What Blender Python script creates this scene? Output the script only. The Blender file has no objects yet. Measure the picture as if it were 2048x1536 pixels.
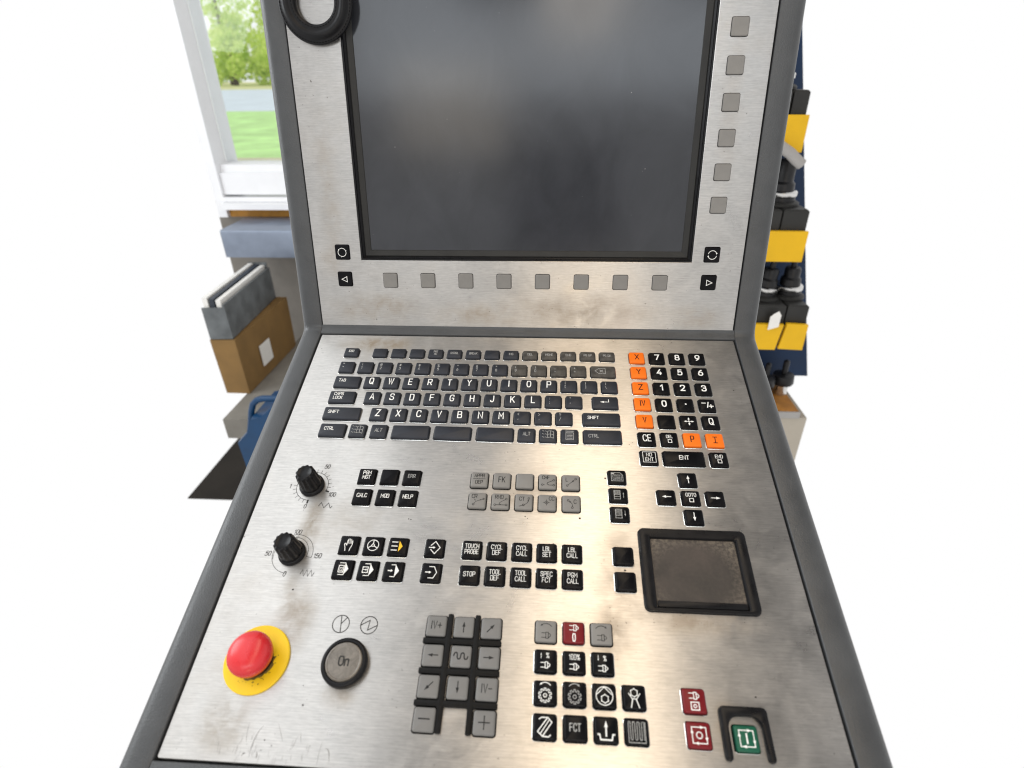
import bpy, bmesh, math, random
from mathutils import Matrix, Vector
random.seed(7)
C = bpy.context.scene.collection
SC = bpy.context.scene
rad = math.radians
PI = math.pi
MM = 0.001

# ------------------------------------------------------------------ camera
TILT = 20.0
ROOT_M = Matrix.Translation((0, 0, 1.2)) @ Matrix.Rotation(rad(TILT), 4, 'X')
R = [[0.9980402005555314, 0.053971060947284, -0.03166832258418986],
     [0.020253510046287764, -0.7574446872155445, -0.6525851217559354],
     [-0.05920771407406872, 0.6506647911072404, -0.7570533509634267]]
CAM_MM = (-87.38190239077787, -377.4524506771736, 395.87829522535304)
cd = bpy.data.cameras.new('camera')
cam = bpy.data.objects.new('camera', cd)
C.objects.link(cam)
M = Matrix.Identity(4)
for i in range(3):
    M[i][0] = R[0][i]; M[i][1] = -R[1][i]; M[i][2] = -R[2][i]; M[i][3] = CAM_MM[i] * MM
cam.matrix_world = ROOT_M @ M
FPX = 1122.986
cd.sensor_width = 36.0
cd.lens = FPX / 2048 * 36.0
cd.clip_start = 0.01
cd.clip_end = 500
cd.dof.use_dof = True
cd.dof.focus_distance = 0.54
cd.dof.aperture_fstop = 6.5
SC.camera = cam
CW = cam.matrix_world.translation.copy()
CR = cam.matrix_world.to_3x3()

def ray(x, y):
    return CR @ Vector(((x - 1024) / FPX, -(y - 768) / FPX, -1.0))
def at(x, y, Y):            # a photograph pixel on the plane of that depth
    d = ray(x, y); return CW + d * ((Y - CW.y) / d.y)
def atz(x, y, Z):
    d = ray(x, y); return CW + d * ((Z - CW.z) / d.z)

# ------------------------------------------------------------------ world and lamps
w = bpy.data.worlds.new('World'); SC.world = w; w.use_nodes = True
w.node_tree.nodes['Background'].inputs[0].default_value = (1.0, 1.0, 1.0, 1)
w.node_tree.nodes['Background'].inputs[1].default_value = 1.0
SC.view_settings.view_transform = 'Standard'
SC.view_settings.look = 'None'
SC.view_settings.exposure = 0.0
SC.view_settings.gamma = 1.0
SC.cycles.filter_width = 1.15

def lamp(name, loc, target, sx, sy, power, col, up='Y'):
    l = bpy.data.lights.new(name, 'AREA'); l.shape = 'RECTANGLE'; l.size = sx; l.size_y = sy
    l.energy = power; l.color = col
    o = bpy.data.objects.new(name, l); C.objects.link(o); o.location = loc
    o.rotation_euler = (Vector(target) - Vector(loc)).to_track_quat('-Z', up).to_euler()
    return o
lamp('window_light', (-1.9, 0.1, 2.1), (-0.1, -0.1, 1.2), 1.2, 1.2, 22, (0.93, 0.97, 1.0))
lamp('ceiling_lamp', (0.10, -1.4, 2.9), (0.10, -1.4, 0.0), 0.46, 5.0, 22, (1.0, 0.79, 0.54))
lamp('added_screen_top_light', (-0.1, -3.7, 2.92), (-0.1, 0.25, 1.45), 3.0, 0.9, 26, (0.84, 0.92, 1.0))  # cool lamp added behind the camera for the screen's pale top reflection
lamp('side_hall_light', (-0.84, -3.9, 2.42), (-0.3, 0.25, 1.4), 0.80, 0.60, 3.0, (1.0, 0.85, 0.64))
lamp('added_steel_fill', (-1.15, -0.2, 2.96), (-1.15, -0.2, 0.0), 0.9, 2.6, 8, (0.90, 0.95, 1.0))  # fill lamp added overhead to whiten the left of the steel
lamp('added_warm_fill', (0.22, -3.85, 0.70), (0.1, 0.2, 1.25), 0.7, 0.6, 10, (1.0, 0.80, 0.55))  # warm lamp added low behind the camera for a glow on the screen plate

# ------------------------------------------------------------------ materials
def mat(name):
    m = bpy.data.materials.new(name); m.use_nodes = True
    nt = m.node_tree; b = nt.nodes['Principled BSDF']
    return m, nt, b
def N(nt, typ, **kw):
    n = nt.nodes.new(typ)
    for k, v in kw.items():
        if k.startswith('i_'):
            key = k[2:]
            n.inputs[int(key) if key.isdigit() else key].default_value = v
        else: setattr(n, k, v)
    return n
def lk(nt, a, b): nt.links.new(a, b)
def math_(nt, op, a, b=None, clamp=False):
    n = nt.nodes.new('ShaderNodeMath'); n.operation = op; n.use_clamp = clamp
    for i, v in enumerate((a, b)):
        if v is None: continue
        if isinstance(v, (int, float)): n.inputs[i].default_value = v
        else: nt.links.new(v, n.inputs[i])
    return n.outputs[0]
def mixc(nt, fac, a, b):
    n = nt.nodes.new('ShaderNodeMix'); n.data_type = 'RGBA'
    for s, v in ((0, fac), (6, a), (7, b)):
        if isinstance(v, (int, float)): n.inputs[s].default_value = v
        elif isinstance(v, tuple): n.inputs[s].default_value = (*v, 1) if len(v) == 3 else v
        else: nt.links.new(v, n.inputs[s])
    return n.outputs[2]
def ramp(nt, src, lo, hi, a=0.0, b=1.0):
    n = nt.nodes.new('ShaderNodeMapRange'); n.clamp = True
    n.inputs[1].default_value = lo; n.inputs[2].default_value = hi
    n.inputs[3].default_value = a; n.inputs[4].default_value = b
    nt.links.new(src, n.inputs[0]); return n.outputs[0]
def coords(nt, scale=(1, 1, 1)):
    t = nt.nodes.new('ShaderNodeTexCoord'); m = nt.nodes.new('ShaderNodeMapping')
    m.inputs['Scale'].default_value = scale
    nt.links.new(t.outputs['Object'], m.inputs[0]); return m.outputs[0]
def noise(nt, vec, scale, detail=3, rough=0.55, dist=0.0):
    n = nt.nodes.new('ShaderNodeTexNoise')
    n.inputs['Scale'].default_value = scale; n.inputs['Detail'].default_value = detail
    n.inputs['Roughness'].default_value = rough; n.inputs['Distortion'].default_value = dist
    nt.links.new(vec, n.inputs['Vector']); return n.outputs[0]
def bump(nt, b, h, strength, dist):
    n = nt.nodes.new('ShaderNodeBump'); n.inputs['Strength'].default_value = strength
    n.inputs['Distance'].default_value = dist
    nt.links.new(h, n.inputs['Height']); nt.links.new(n.outputs[0], b.inputs['Normal'])

def plain(name, col, rough=0.5, spec=0.5, metal=0.0, vary=0.12, vscale=120, brough=0.0, bscale=900, bdist=0.0002):
    m, nt, b = mat(name)
    v = coords(nt)
    nz = noise(nt, v, vscale, 4)
    f = ramp(nt, nz, 0.3, 0.7, 1 - vary, 1 + vary)
    mul = N(nt, 'ShaderNodeVectorMath', operation='SCALE'); mul.inputs[0].default_value = col
    lk(nt, f, mul.inputs['Scale']); lk(nt, mul.outputs[0], b.inputs['Base Color'])
    rr = ramp(nt, nz, 0.3, 0.7, max(rough - 0.08, 0.02), min(rough + 0.08, 1))
    lk(nt, rr, b.inputs['Roughness'])
    b.inputs['Specular IOR Level'].default_value = spec
    b.inputs['Metallic'].default_value = metal
    if brough > 0: bump(nt, b, noise(nt, v, bscale, 2), brough, bdist)
    return m

def steel(name, blobs, seed, tint=(0.495, 0.478, 0.452)):
    """brushed stainless sheet: grain along x, dirt film, stains and any painted reflection streak from blobs"""
    m, nt, b = mat(name)
    t = nt.nodes.new('ShaderNodeTexCoord')
    add = N(nt, 'ShaderNodeVectorMath', operation='ADD'); add.inputs[1].default_value = (seed, seed * .7, 0)
    lk(nt, t.outputs['Object'], add.inputs[0]); P = add.outputs[0]
    mp = N(nt, 'ShaderNodeMapping'); mp.inputs['Scale'].default_value = (60, 1500, 60); lk(nt, P, mp.inputs[0])
    grain = noise(nt, mp.outputs[0], 1.0, 2, 0.6)
    mp2 = N(nt, 'ShaderNodeMapping'); mp2.inputs['Scale'].default_value = (180, 900, 60); lk(nt, P, mp2.inputs[0])
    grain2 = noise(nt, mp2.outputs[0], 1.0, 3, 0.6)
    cloud = noise(nt, P, 9, 5, 0.6, 0.4)
    fine = noise(nt, P, 55, 5, 0.65, 0.3)
    blot = noise(nt, P, 28, 6, 0.65, 1.2)
    g = math_(nt, 'ADD', math_(nt, 'MULTIPLY', ramp(nt, grain, .25, .75, -1, 1), .11), math_(nt, 'MULTIPLY', ramp(nt, grain2, .25, .75, -1, 1), .09))
    g = math_(nt, 'ADD', g, math_(nt, 'MULTIPLY', ramp(nt, cloud, .3, .7, -1, 1), .10))
    g = math_(nt, 'ADD', g, math_(nt, 'MULTIPLY', ramp(nt, blot, .3, .7, -1, 1), .08))
    val = math_(nt, 'ADD', g, 1.0)
    mul = N(nt, 'ShaderNodeVectorMath', operation='SCALE'); mul.inputs[0].default_value = tint
    lk(nt, val, mul.inputs['Scale'])
    col = mul.outputs[0]
    # blobs: brownish dirt film and the painted warm reflection streak, broken up by noise
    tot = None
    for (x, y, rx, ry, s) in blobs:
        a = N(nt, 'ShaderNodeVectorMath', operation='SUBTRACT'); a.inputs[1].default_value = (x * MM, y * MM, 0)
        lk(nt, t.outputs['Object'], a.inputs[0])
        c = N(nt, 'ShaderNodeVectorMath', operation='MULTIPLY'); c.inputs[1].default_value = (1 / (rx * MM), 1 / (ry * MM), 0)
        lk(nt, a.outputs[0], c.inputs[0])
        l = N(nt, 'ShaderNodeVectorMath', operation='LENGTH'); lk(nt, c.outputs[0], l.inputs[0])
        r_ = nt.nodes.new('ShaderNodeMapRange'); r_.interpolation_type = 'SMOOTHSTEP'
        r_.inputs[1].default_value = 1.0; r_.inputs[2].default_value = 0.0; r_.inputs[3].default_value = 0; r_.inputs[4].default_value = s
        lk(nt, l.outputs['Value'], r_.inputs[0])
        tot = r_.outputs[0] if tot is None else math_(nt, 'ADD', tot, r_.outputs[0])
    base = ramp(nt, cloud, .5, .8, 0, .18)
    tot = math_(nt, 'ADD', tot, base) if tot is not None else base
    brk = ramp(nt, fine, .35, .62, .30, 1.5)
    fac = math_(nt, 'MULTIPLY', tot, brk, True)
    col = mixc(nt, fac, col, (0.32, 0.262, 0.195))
    # tiny specks of swarf and oil
    sp = noise(nt, P, 330, 2, 0.5)
    spm = math_(nt, 'MULTIPLY', ramp(nt, sp, .70, .76, 0, .7), ramp(nt, blot, .45, .65, 0, 1))
    col = mixc(nt, spm, col, (0.06, 0.05, 0.04))
    lk(nt, col, b.inputs['Base Color'])
    b.inputs['Metallic'].default_value = 0.92
    rr = math_(nt, 'ADD', ramp(nt, blot, .3, .7, .26, .36), math_(nt, 'MULTIPLY', fac, .35))
    lk(nt, rr, b.inputs['Roughness'])
    b.inputs['Anisotropic'].default_value = 0.75
    tg = N(nt, 'ShaderNodeTangent', direction_type='UV_MAP'); tg.uv_map = 'uv'
    lk(nt, tg.outputs[0], b.inputs['Tangent'])
    b.inputs['Anisotropic Rotation'].default_value = ANISO_ROT
    h = math_(nt, 'ADD', math_(nt, 'MULTIPLY', grain, .5), math_(nt, 'MULTIPLY', fine, .5))
    bump(nt, b, h, .18, .0002)
    return m
ANISO_ROT = 0.25

def screen_mat():
    m, nt, b = mat('dusty_screen')
    v = coords(nt)
    smear = noise(nt, coords(nt, (16, 9, 6)), 1.5, 5, .62, .9)
    cl = noise(nt, v, 14, 4, .6, .5)
    f = math_(nt, 'ADD', ramp(nt, smear, .35, .7, 0, .35), ramp(nt, cl, .35, .75, 0, .25))
    col = mixc(nt, f, (0.022, 0.024, 0.029), (0.044, 0.047, 0.056))
    vo = N(nt, 'ShaderNodeTexVoronoi'); vo.inputs['Scale'].default_value = 95; lk(nt, v, vo.inputs['Vector'])
    wn = noise(nt, v, 60, 2)
    d = math_(nt, 'MULTIPLY', ramp(nt, vo.outputs['Distance'], .055, .03, 0, .55), ramp(nt, wn, .55, .65, 0, 1))
    col = mixc(nt, d, col, (0.40, 0.40, 0.40))
    lk(nt, col, b.inputs['Base Color'])
    lk(nt, ramp(nt, cl, .3, .7, .13, .18), b.inputs['Roughness'])
    b.inputs['Specular IOR Level'].default_value = 0.5
    return m
def pad_mat():
    m, nt, b = mat('dusty_touchpad')
    v = coords(nt)
    big = noise(nt, v, 30, 4, .6, .5); fi = noise(nt, v, 420, 3, .7)
    t = nt.nodes.new('ShaderNodeTexCoord')
    sub = N(nt, 'ShaderNodeVectorMath', operation='SUBTRACT'); sub.inputs[1].default_value = (.022, -.213, 0); lk(nt, t.outputs['Object'], sub.inputs[0])
    mu = N(nt, 'ShaderNodeVectorMath', operation='MULTIPLY'); mu.inputs[1].default_value = (1 / .033, 1 / .027, 0); lk(nt, sub.outputs[0], mu.inputs[0])
    le = N(nt, 'ShaderNodeVectorMath', operation='LENGTH'); lk(nt, mu.outputs[0], le.inputs[0])
    edge = ramp(nt, le.outputs['Value'], .75, 1.25, .05, 1)
    col = mixc(nt, ramp(nt, big, .35, .7, 0, .8), (0.040, 0.035, 0.031), (0.072, 0.058, 0.050))
    fac = math_(nt, 'MULTIPLY', edge, ramp(nt, fi, .42, .62, .1, 1), True)
    col = mixc(nt, fac, col, (0.16, 0.135, 0.105))
    lk(nt, col, b.inputs['Base Color']); b.inputs['Roughness'].default_value = .5
    b.inputs['Specular IOR Level'].default_value = .3
    bump(nt, b, fi, .3, .0003)
    return m

MT = {}
LOWBLOB = [(-268, -190, 11, 75, .42), (-258, -255, 20, 34, .42), (-284, -318, 24, 24, .42), (-205, -30, 95, 70, .30), (-70, -40, 70, 60, .22),  # first two blobs paint a warm reflected streak, the rest are stains
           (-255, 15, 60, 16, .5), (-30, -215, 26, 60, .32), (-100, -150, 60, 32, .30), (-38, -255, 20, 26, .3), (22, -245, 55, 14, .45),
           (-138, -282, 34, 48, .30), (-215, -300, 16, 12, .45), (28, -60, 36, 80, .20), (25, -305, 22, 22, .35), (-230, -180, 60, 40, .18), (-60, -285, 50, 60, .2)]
UPBLOB = [(-297, 130, 16, 90, .22), (-260, 22, 70, 22, .32), (-60, 20, 110, 26, .34), (60, 15, 40, 18, .3), (70, 190, 14, 90, .12), (-300, 70, 18, 30, .2), (-160, 15, 60, 20, .3)]
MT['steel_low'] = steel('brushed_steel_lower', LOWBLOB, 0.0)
MT['steel_up'] = steel('brushed_steel_upper', UPBLOB, 3.1, (0.412, 0.400, 0.384))
MT['paint'] = plain('grey_textured_paint', (0.052, 0.055, 0.058), .36, .45, 0, .14, 40, .55, 900, .0005)
MT['rim'] = plain('bright_cut_edge', (0.66, 0.65, 0.62), .22, .5, 1.0, .05, 100)
MT['gap'] = plain('black_gap', (0.006, 0.006, 0.006), .8, .1)
MT['key_worn'] = plain('worn_black_key', (0.060, 0.056, 0.050), .38, .3, 0, .5, 160)
MT['key_satin'] = plain('satin_black_key', (0.019, 0.022, 0.030), .40, .34, 0, .3, 45, .06, 2000, .0001)
MT['key_gloss'] = plain('gloss_black_key', (0.005, 0.005, 0.006), .22, .10, 0, .2, 60)
MT['key_grey'] = plain('grey_key', (0.205, 0.198, 0.186), .45, .3, 0, .06, 80, .05, 2000, .0001)
MT['key_jog'] = plain('mid_grey_key', (0.175, 0.173, 0.168), .45, .25, 0, .06, 80)
MT['key_orange'] = plain('orange_key', (0.86, 0.165, 0.005), .42, .3, 0, .05, 80)
MT['key_red'] = plain('red_key', (0.15, 0.002, 0.006), .35, .3, 0, .08, 80)
MT['key_green'] = plain('green_key', (0.004, 0.085, 0.046), .35, .3, 0, .08, 80)
MT['white'] = plain('white_print', (0.80, 0.80, 0.77), .6, .2, 0, .05)
MT['worn'] = plain('worn_white_print', (0.34, 0.34, 0.33), .6, .2, 0, .35, 700)
MT['dark'] = plain('dark_print', (0.018, 0.018, 0.018), .6, .2)
MT['maroon'] = plain('dark_maroon_print', (0.05, 0.008, 0.006), .6, .2)
MT['amber'] = plain('amber_print', (0.85, 0.50, 0.03), .6, .2)
MT['etch'] = plain('etched_print', (0.03, 0.029, 0.027), .6, .2, 0, .3, 500)
MT['black'] = plain('black_plastic', (0.006, 0.006, 0.007), .32, .2, 0, .2, 80)
MT['black_matt'] = plain('black_matt_rubber', (0.006, 0.006, 0.006), .5, .15, 0, .3, 300, .2, 900, .0003)
MT['bezel'] = plain('dark_bezel', (0.020, 0.020, 0.019), .5, .3, 0, .25, 50)
MT['screen'] = screen_mat()
MT['pad'] = pad_mat()
MT['yellow'] = plain('yellow_plastic', (0.84, 0.56, 0.012), .45, .35, 0, .06, 60)
MT['red'] = plain('red_plastic', (0.62, 0.022, 0.028), .28, .5, 0, .05, 60)
MT['leather'] = plain('black_leather', (0.006, 0.006, 0.007), .4, .22, 0, .3, 200, .3, 700, .0005)
MT['thread'] = plain('black_thread', (0.004, 0.004, 0.004), .8, .1)
MT['scratch'] = plain('scratch_mark', (0.30, 0.29, 0.275), .45, .3, .7, .3, 400)
MT['grime'] = plain('brown_grime', (0.16, 0.105, 0.025), .7, .2, 0, .4, 300)
MT['speck'] = plain('oil_speck', (0.03, 0.025, 0.022), .6, .2)

MT['ceiling'] = plain('pale_ceiling_paint', (0.80, 0.80, 0.82), .9, .1, 0, .1, 1.5)
MT['refl_block'] = plain('grey_refl_block_paint', (0.26, 0.26, 0.28), .8, .2, 0, .15, 3)
MT['refl_beam'] = plain('dark_refl_beam_paint', (0.10, 0.10, 0.105), .8, .2, 0, .15, 3)

# ------------------------------------------------------------------ mesh helpers
class MB:
    def __init__(s): s.v = []; s.f = []; s.m = []
    def face(s, idx, mi=0): s.f.append(tuple(idx)); s.m.append(mi)
    def loop(s, pts): i = len(s.v); s.v.extend(pts); return list(range(i, i + len(pts)))
    def bridge(s, a, b, mi=0):
        n = len(a)
        for i in range(n): s.face((a[i], a[(i + 1) % n], b[(i + 1) % n], b[i]), mi)
    def loft(s, loops, cap=True, cap0=False, mi=0, mis=None):
        L = [s.loop(l) for l in loops]
        for k in range(len(L) - 1): s.bridge(L[k], L[k + 1], mis[k] if mis else mi)
        if cap: s.face(L[-1], mi)
        if cap0: s.face(L[0][::-1], mi)
    def box(s, x0, x1, y0, y1, z0, z1, mi=0):
        a = s.loop([(x0, y0, z0), (x1, y0, z0), (x1, y1, z0), (x0, y1, z0)])
        b = s.loop([(x0, y0, z1), (x1, y0, z1), (x1, y1, z1), (x0, y1, z1)])
        s.bridge(a, b, mi); s.face(b, mi); s.face(a[::-1], mi)
    def hexa(s, p, mi=0):      # 4 bottom CCW + 4 top
        a = s.loop(p[:4]); b = s.loop(p[4:]); s.bridge(a, b, mi); s.face(b, mi); s.face(a[::-1], mi)
    def build(s, name, mats, parent=None, scale=MM, sharp=40, uv=False, tf=None):
        me = mesh(s, name, mats, scale, sharp, uv, tf)
        return link(name, me, parent)
def mesh(s, name, mats, scale=MM, sharp=40, uv=False, tf=None):
    me = bpy.data.meshes.new(name)
    vv = [Vector(p) * scale for p in s.v]
    if tf is not None: vv = [tf @ p for p in vv]
    me.from_pydata([tuple(p) for p in vv], [], s.f)
    for m in (mats if isinstance(mats, (list, tuple)) else [mats]): me.materials.append(m)
    if max(s.m, default=0) > 0: me.polygons.foreach_set('material_index', s.m)
    if sharp:
        me.polygons.foreach_set('use_smooth', [True] * len(me.polygons))
        me.set_sharp_from_angle(angle=rad(sharp))
    if uv:
        ul = me.uv_layers.new(name='uv')
        for l in me.loops:
            co = me.vertices[l.vertex_index].co; ul.data[l.index].uv = (co.x * 2, co.y * 2)
    me.update()
    return me
def link(name, me, parent=None):
    o = bpy.data.objects.new(name, me); C.objects.link(o)
    if parent: o.parent = parent
    return o
def rrect(hx, hy, r, n=4, z=0.0, cx=0, cy=0):
    P = []
    for sx, sy, a0 in ((1, -1, -90), (1, 1, 0), (-1, 1, 90), (-1, -1, 180)):
        for k in range(n + 1):
            a = rad(a0 + 90 * k / n)
            P.append((cx + sx * (hx - r) + r * math.cos(a), cy + sy * (hy - r) + r * math.sin(a), z))
    return P
def circ(r, z, n=40, cx=0, cy=0): return [(cx + r * math.cos(2 * PI * i / n), cy + r * math.sin(2 * PI * i / n), z) for i in range(n)]
def lathe(prof, n=40, cx=0, cy=0, cap=True, mb=None, mis=None, mi=0):
    mb = mb or MB(); mb.loft([circ(r, z, n, cx, cy) for r, z in prof], cap, False, mi, mis); return mb
def tag(o, label=None, cat=None, group=None, kind=None):
    if label: o['label'] = label
    if cat: o['category'] = cat
    if group: o['group'] = group
    if kind: o['kind'] = kind
    return o
def empty(name, loc=(0, 0, 0)):
    o = bpy.data.objects.new(name, None); C.objects.link(o); o.location = loc; o.empty_display_size = .05; return o

# workshop ceiling above the machine
b = MB(); b.box(-3.2, 3.2, -3.0, 2.4, 3.0, 3.1)
tag(b.build('ceiling', MT['ceiling'], None, 1.0, 0), kind='structure')
for x0, x1, y0, y1, z0 in ((-.60, -.16, -3.0, -.46, 2.78), (.55, .95, -3.0, 2.4, 2.82)):
    b = MB(); b.box(x0, x1, y0, y1, z0, 2.998); tag(b.build('added_reflection_beam', MT['refl_beam'], None, 1.0, 0), kind='structure')  # beams added out of view to darken the reflection in the steel
b = MB(); b.box(-.40, .46, -4.25, -4.0, .004, 2.2)
tag(b.build('added_reflection_block', MT['refl_block'], None, 1.0, 0), kind='structure')  # unseen block added so the screen mirrors a darker patch

# ------------------------------------------------------------------ stroke lettering
def chaikin(p, it=2):
    closed = p[0] == p[-1]
    for _ in range(it):
        q = []
        rng = len(p) - 1
        for i in range(rng):
            a, b = p[i], p[i + 1]
            q.append((a[0] * .75 + b[0] * .25, a[1] * .75 + b[1] * .25)); q.append((a[0] * .25 + b[0] * .75, a[1] * .25 + b[1] * .75))
        if closed: q.append(q[0])
        else: q[0] = p[0]; q[-1] = p[-1]
        p = q
    return p
GL = {}
def G(ch, w, s):
    st = []
    for part in s.split(';'):
        sm = part.startswith('~'); part = part.lstrip('~')
        pts = [tuple(float(t) for t in q.split(',')) for q in part.split()]
        st.append(chaikin(pts) if sm else pts)
    GL[ch] = (w, st)
G('A', 6, '0,0 3,10 6,0;1,3.2 5,3.2'); G('B', 6, '0,5.2 0,0;~0,0 4.4,0 6,0.3 6,5 4.4,5.2 0,5.2;~0,5.2 4,5.2 5.6,5.6 5.6,9.8 4,10 0,10;0,10 0,5.2')
G('C', 6, '~6,7.6 6,10 0,10 0,0 6,0 6,2.4'); G('D', 6, '0,0 0,10;~0,10 3.2,10 6,10 6,0 3.2,0 0,0')
G('E', 5.4, '5.4,10 0,10 0,0 5.4,0;0,5.1 4.8,5.1'); G('F', 5.4, '5.4,10 0,10 0,0;0,5.1 4.8,5.1')
G('G', 6, '~6,7.8 6,10 0,10 0,0 6,0 6,4.6;6,4.6 3.4,4.6'); G('H', 6, '0,0 0,10;6,0 6,10;0,5.1 6,5.1'); G('I', 1, '0.5,0 0.5,10')
G('J', 4.6, '~4.6,10 4.6,0 0,0 0,2.4'); G('K', 6, '0,0 0,10;5.8,10 0,3.8;2,5.9 6,0'); G('L', 5, '0,10 0,0 5,0')
G('M', 7.4, '0,0 0,10 3.7,3.6 7.4,10 7.4,0'); G('N', 6.2, '0,0 0,10 6.2,0 6.2,10'); G('O', 6, '~3,10 0,10 0,0 6,0 6,10 3,10')
G('P', 6, '0,0 0,10;~0,10 4,10 6,10 6,4.5 4,4.5 0,4.5'); G('Q', 6.2, '~3,10 0,10 0,0 6,0 6,10 3,10;3.6,2.8 6.4,-0.6')
G('R', 6, '0,0 0,10;~0,10 4,10 6,10 6,4.7 4,4.7 0,4.7;3.2,4.7 6,0'); G('S', 6, '~5.7,7.7 5.7,10 0.2,10 0.2,5.6 5.9,4.8 5.9,0 0,0 0,2.4')
G('T', 6, '0,10 6,10;3,10 3,0'); G('U', 6, '~0,10 0,0 6,0 6,10'); G('V', 6, '0,10 3,0 6,10'); G('W', 8.6, '0,10 2.1,0 4.3,10 6.5,0 8.6,10')
G('X', 6, '0,0 6,10;0,10 6,0'); G('Y', 6, '0,10 3,5 6,10;3,5 3,0'); G('Z', 6, '0,10 6,10 0,0 6,0')
G('0', 5.6, '~2.8,10 0,10 0,0 5.6,0 5.6,10 2.8,10'); G('1', 3, '0,7.4 2.6,10 2.6,0'); G('2', 5.8, '~0.1,7.3 0.1,10 5.7,10 5.7,5.6 0,0;0,0 5.8,0')
G('3', 5.6, '~0.2,7.8 0.4,10 5.4,10 5.4,5.3 2.2,5.3;~2.2,5.3 5.7,5.3 5.7,0 0,0 0,2.2'); G('4', 6, '4.2,10 0,2.7 6,2.7;4.4,5 4.4,0')
G('5', 5.8, '5.3,10 0.9,10 0.5,5.2;~0.5,5.2 3,6.6 5.8,6.4 5.8,0 0,0 0,1.8'); G('6', 5.8, '~4.8,10 1.6,8 0,4 0,0 5.8,0 5.8,6.2 1.6,6.2 0.4,4')
G('7', 5.8, '0,10 5.8,10 1.8,0'); G('8', 5.8, '~2.9,10 0.4,10 0.4,5.3 5.4,5.3 5.4,10 2.9,10;~2.9,5.3 0,5.3 0,0 5.8,0 5.8,5.3 2.9,5.3')
G('9', 5.8, '~1,0 4.2,2 5.8,6 5.8,10 0,10 0,3.8 4.2,3.8 5.4,6'); G('+', 6, '3,1.6 3,8;0,4.8 6,4.8'); G('-', 5, '0,4.8 5,4.8'); G('_', 5, '0,0 5,0')
G('.', 1.2, '0.6,0 0.6,1.4'); G(',', 1.4, '1,1.4 0.2,-1.4'); G('/', 5, '0,-0.5 5,10.5'); G('%', 7.4, '1,0 6.4,10;~1.6,10 0,10 0,6.4 3.2,6.4 3.2,10 1.6,10;~5.8,3.6 4.2,3.6 4.2,0 7.4,0 7.4,3.6 5.8,3.6')
G('=', 5, '0,3.4 5,3.4;0,6.4 5,6.4'); G('(', 2.4, '~2.4,10.5 0,8 0,2 2.4,-0.5'); G(')', 2.4, '~0,10.5 2.4,8 2.4,2 0,-0.5'); G('<', 5, '5,9 0,5 5,1'); G('>', 5, '0,9 5,5 0,1')
G('[', 2.4, '2.4,10 0,10 0,0 2.4,0'); G(']', 2.4, '0,10 2.4,10 2.4,0 0,0'); G('{', 3, '~3,10 1.2,10 1.4,5.4 0,5 1.4,4.6 1.2,0 3,0'); G('}', 3, '~0,10 1.8,10 1.6,5.4 3,5 1.6,4.6 1.8,0 0,0')
G('|', 1, '0.5,0 0.5,10'); G('\\', 4, '0,10 4,0'); G('!', 1, '0.5,10 0.5,3;0.5,1.2 0.5,0'); G('@', 7, '~5,3.4 5,7 2,7 2,3 5,3 7,2 7,10 0,10 0,0 6,0'); G('#', 6, '1.5,0 2.5,10;3.8,0 4.8,10;0,3.2 6,3.2;0,6.8 6,6.8')
G('$', 5.6, '~5.4,7.4 5.4,9 0.2,9 0.2,5.4 5.5,4.8 5.5,1 0,1 0,2.6;2.8,10.4 2.8,-0.4'); G('^', 5, '0,5.6 2.5,10 5,5.6'); G('&', 6.4, '~6.4,0 1,7 1,10 4.6,10 4.6,6.6 0,4.4 0,0 5,0 6,4'); G('*', 4, '2,9.4 2,4.6;0,8.2 4,5.8;4,8.2 0,5.8')
G('~', 5, '~0,8 1.4,9.6 3.4,7.4 5,9'); G('`', 2, '0,10 2,7.4'); G(':', 1, '0.5,0 0.5,1.4;0.5,5 0.5,6.4'); G(';', 1.4, '1,1.4 0.2,-1.4;0.9,5 0.9,6.4'); G('"', 3, '0.5,10 0.5,7;2.5,10 2.5,7'); G("'", 1, '0.5,4 0.2,0.6')
G('?', 5, '~0.1,7.6 0.1,10 5,10 5,6 2.5,5.6 2.5,3;2.5,1.2 2.5,0'); G('n', 4.6, '0,0 0,6.8;~0,4.4 0,6.9 4.6,7.4 4.6,3 4.6,0')

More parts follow.
